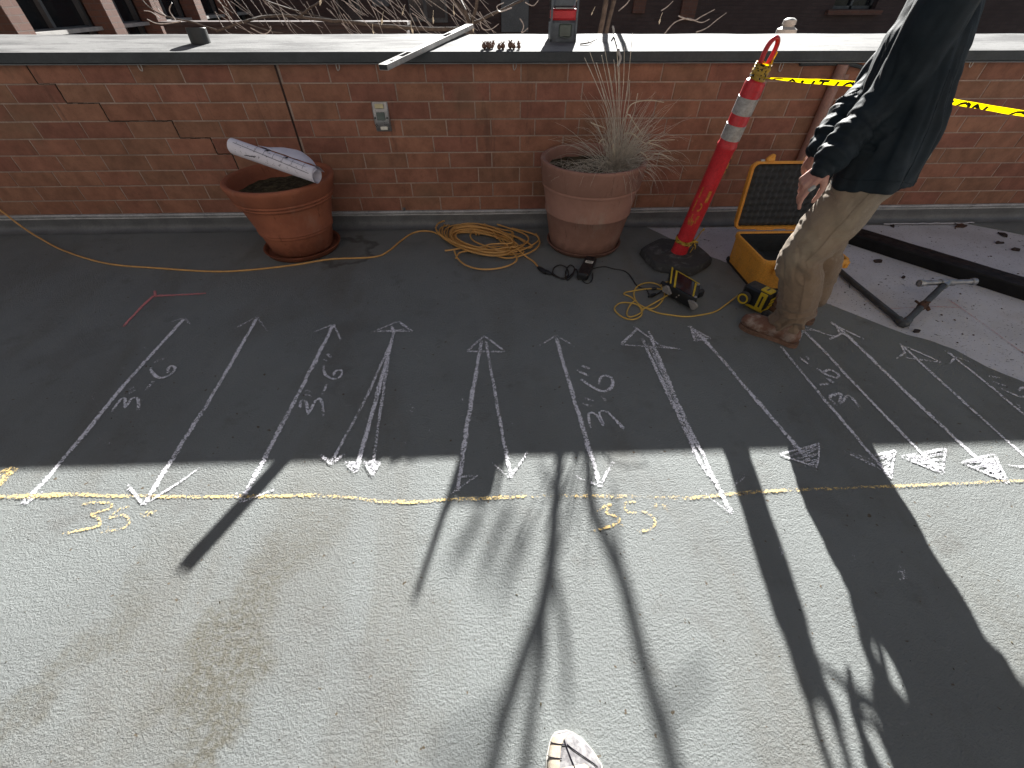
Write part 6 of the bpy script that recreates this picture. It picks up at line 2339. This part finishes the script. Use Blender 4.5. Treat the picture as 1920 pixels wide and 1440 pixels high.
me = remesh(mb, .0068, 7, fold_jk)
# level the hem
zc = hemc.z - .02
for v in me.vertices:
    zz = zc + .012 * noise.noise(v.co * 9) + .022 * max(-1, min(1, -(v.co - pel).dot(F_) / .2))
    if v.co.z < zz and (v.co - Vector((pel.x, pel.y, v.co.z))).length < .33 and v.co.z > .4 and not ((v.co - lwr).length < .12 or (v.co - rwr).length < .12):
        v.co.z = zz + (v.co.z - zz) * .12
jk = link('jacket', me, JACKET, person)
from mathutils.bvhtree import BVHTree


def skin_line(bvh, rays, r, mat, nm, parent):
    run, best = [], []
    for o_, d_ in rays:
        h = bvh.ray_cast(o_ + d_ * .6, -d_, .6)
        if h[0] is not None: run.append(h[0] + h[1] * r * .25)
    if len(run) > 3:
        q = MB(); q.tube(smoothpts(run, 2), r, 5)
        link(nm, q, mat, parent)


bj = BVHTree.FromPolygons([v.co.copy() for v in me.vertices], [list(p.vertices) for p in me.polygons])
toward = (Vector((CAM.x, CAM.y, 0)) - Vector((pel.x, pel.y, 0))).normalized()
ang0 = math.atan2(toward.y, toward.x)
skin_line(bj, [(Vector((pel.x, pel.y, zc + .045 + .012 * math.sin(k * .5))), Vector((math.cos(ang0 - 1.2 + 2.4 * k / 24), math.sin(ang0 - 1.2 + 2.4 * k / 24), 0))) for k in range(25)], .0018, JACKET, 'hem_seam', jk)
skin_line(bj, [(Vector((pel.x, pel.y, 0)).lerp(Vector((che.x, che.y, 0)), k / 20) + Z * (zc + .03 + .36 * k / 20), Vector((math.cos(ang0 + .62), math.sin(ang0 + .62), 0))) for k in range(21)], .0018, JACKET, 'side_seam', jk)
bt_ = BVHTree.FromPolygons([v.co.copy() for v in tr_me.vertices], [list(p.vertices) for p in tr_me.polygons])
side = (L_l * .92 - F_ * .38).normalized()
rays_ = []
for k in range(34):
    z = .84 - .72 * k / 33
    c = lh.lerp(lk, max(0, min(1, (lh.z - z) / (lh.z - lk.z)))) if z > lk.z else lk.lerp(la, (lk.z - z) / (lk.z - la.z)) - F_ * .02
    rays_.append((Vector((c.x, c.y, z)), side))
skin_line(bt_, rays_, .0022, TROUS, 'side_seam', tz_)
pd_ = (L_l * .85 + F_ * .5).normalized()
skin_line(bt_, [(lh + F_ * (.09 - .10 * k / 8) + Z * (-.085 - .05 * k / 8), pd_) for k in range(9)], .003, TROUS, 'pocket_edge', tz_)
# chalk stub held between thumb and forefinger
c0_, c1_ = AY(1516, 358, 1.67), AY(1529, 349, 1.67)
mb = MB(); mb.tube([c0_, c0_.lerp(c1_, .1), c0_.lerp(c1_, .9), c1_], [.005, .0075, .0075, .005], 12)
tag(link('chalk_stick', mb, SHOES), 'stub of white chalk held in the near hand of the worker', 'chalk')

# ================================================================== UNSEEN BUILDING ADDED BEHIND THE VIEWER TO CUT SKY LIGHT IN THE SHADE
tb = thing('added_sky_blocker', 'unseen dark building added behind the viewer to block sky light', 'building', (0, -2.8, 0))
mb = MB()
ops = [(-7.5, -5.3), (-2.6, -.2), (2.4, 4.8)]
xs = [-14] + [v for o in ops for v in o] + [14]
for i in range(0, len(xs), 2):
    mb.box(((xs[i] + xs[i + 1]) / 2, -2.9, 4), (xs[i + 1] - xs[i], .4, 8))
for a, b in ops:
    mb.box(((a + b) / 2, -2.9, 5.15), (b - a, .4, 5.7))
link('wall', mb, M('blocker_dark', (.085, .074, .066), .9, var=.15, scale=2, bump=.003, bscale=40), tb, None)  # dark colour picked so the added building bounces little sunlight
for a, b in ops:
    mb = MB()
    for x in (a + .04, (a + b) / 2, b - .04): mb.box((x, -2.82, 1.15), (.08, .08, 2.3))
    mb.box(((a + b) / 2, -2.82, 2.26), (b - a, .08, .08)); mb.box(((a + b) / 2, -2.82, .05), (b - a, .08, .1))
    fr = link('blocker_door', mb, FRAME, tb, None)
    mb = MB(); mb.box(((a + b) / 2, -2.86, 1.15), (b - a, .02, 2.25)); link('pane', mb, GLASS, fr, None)
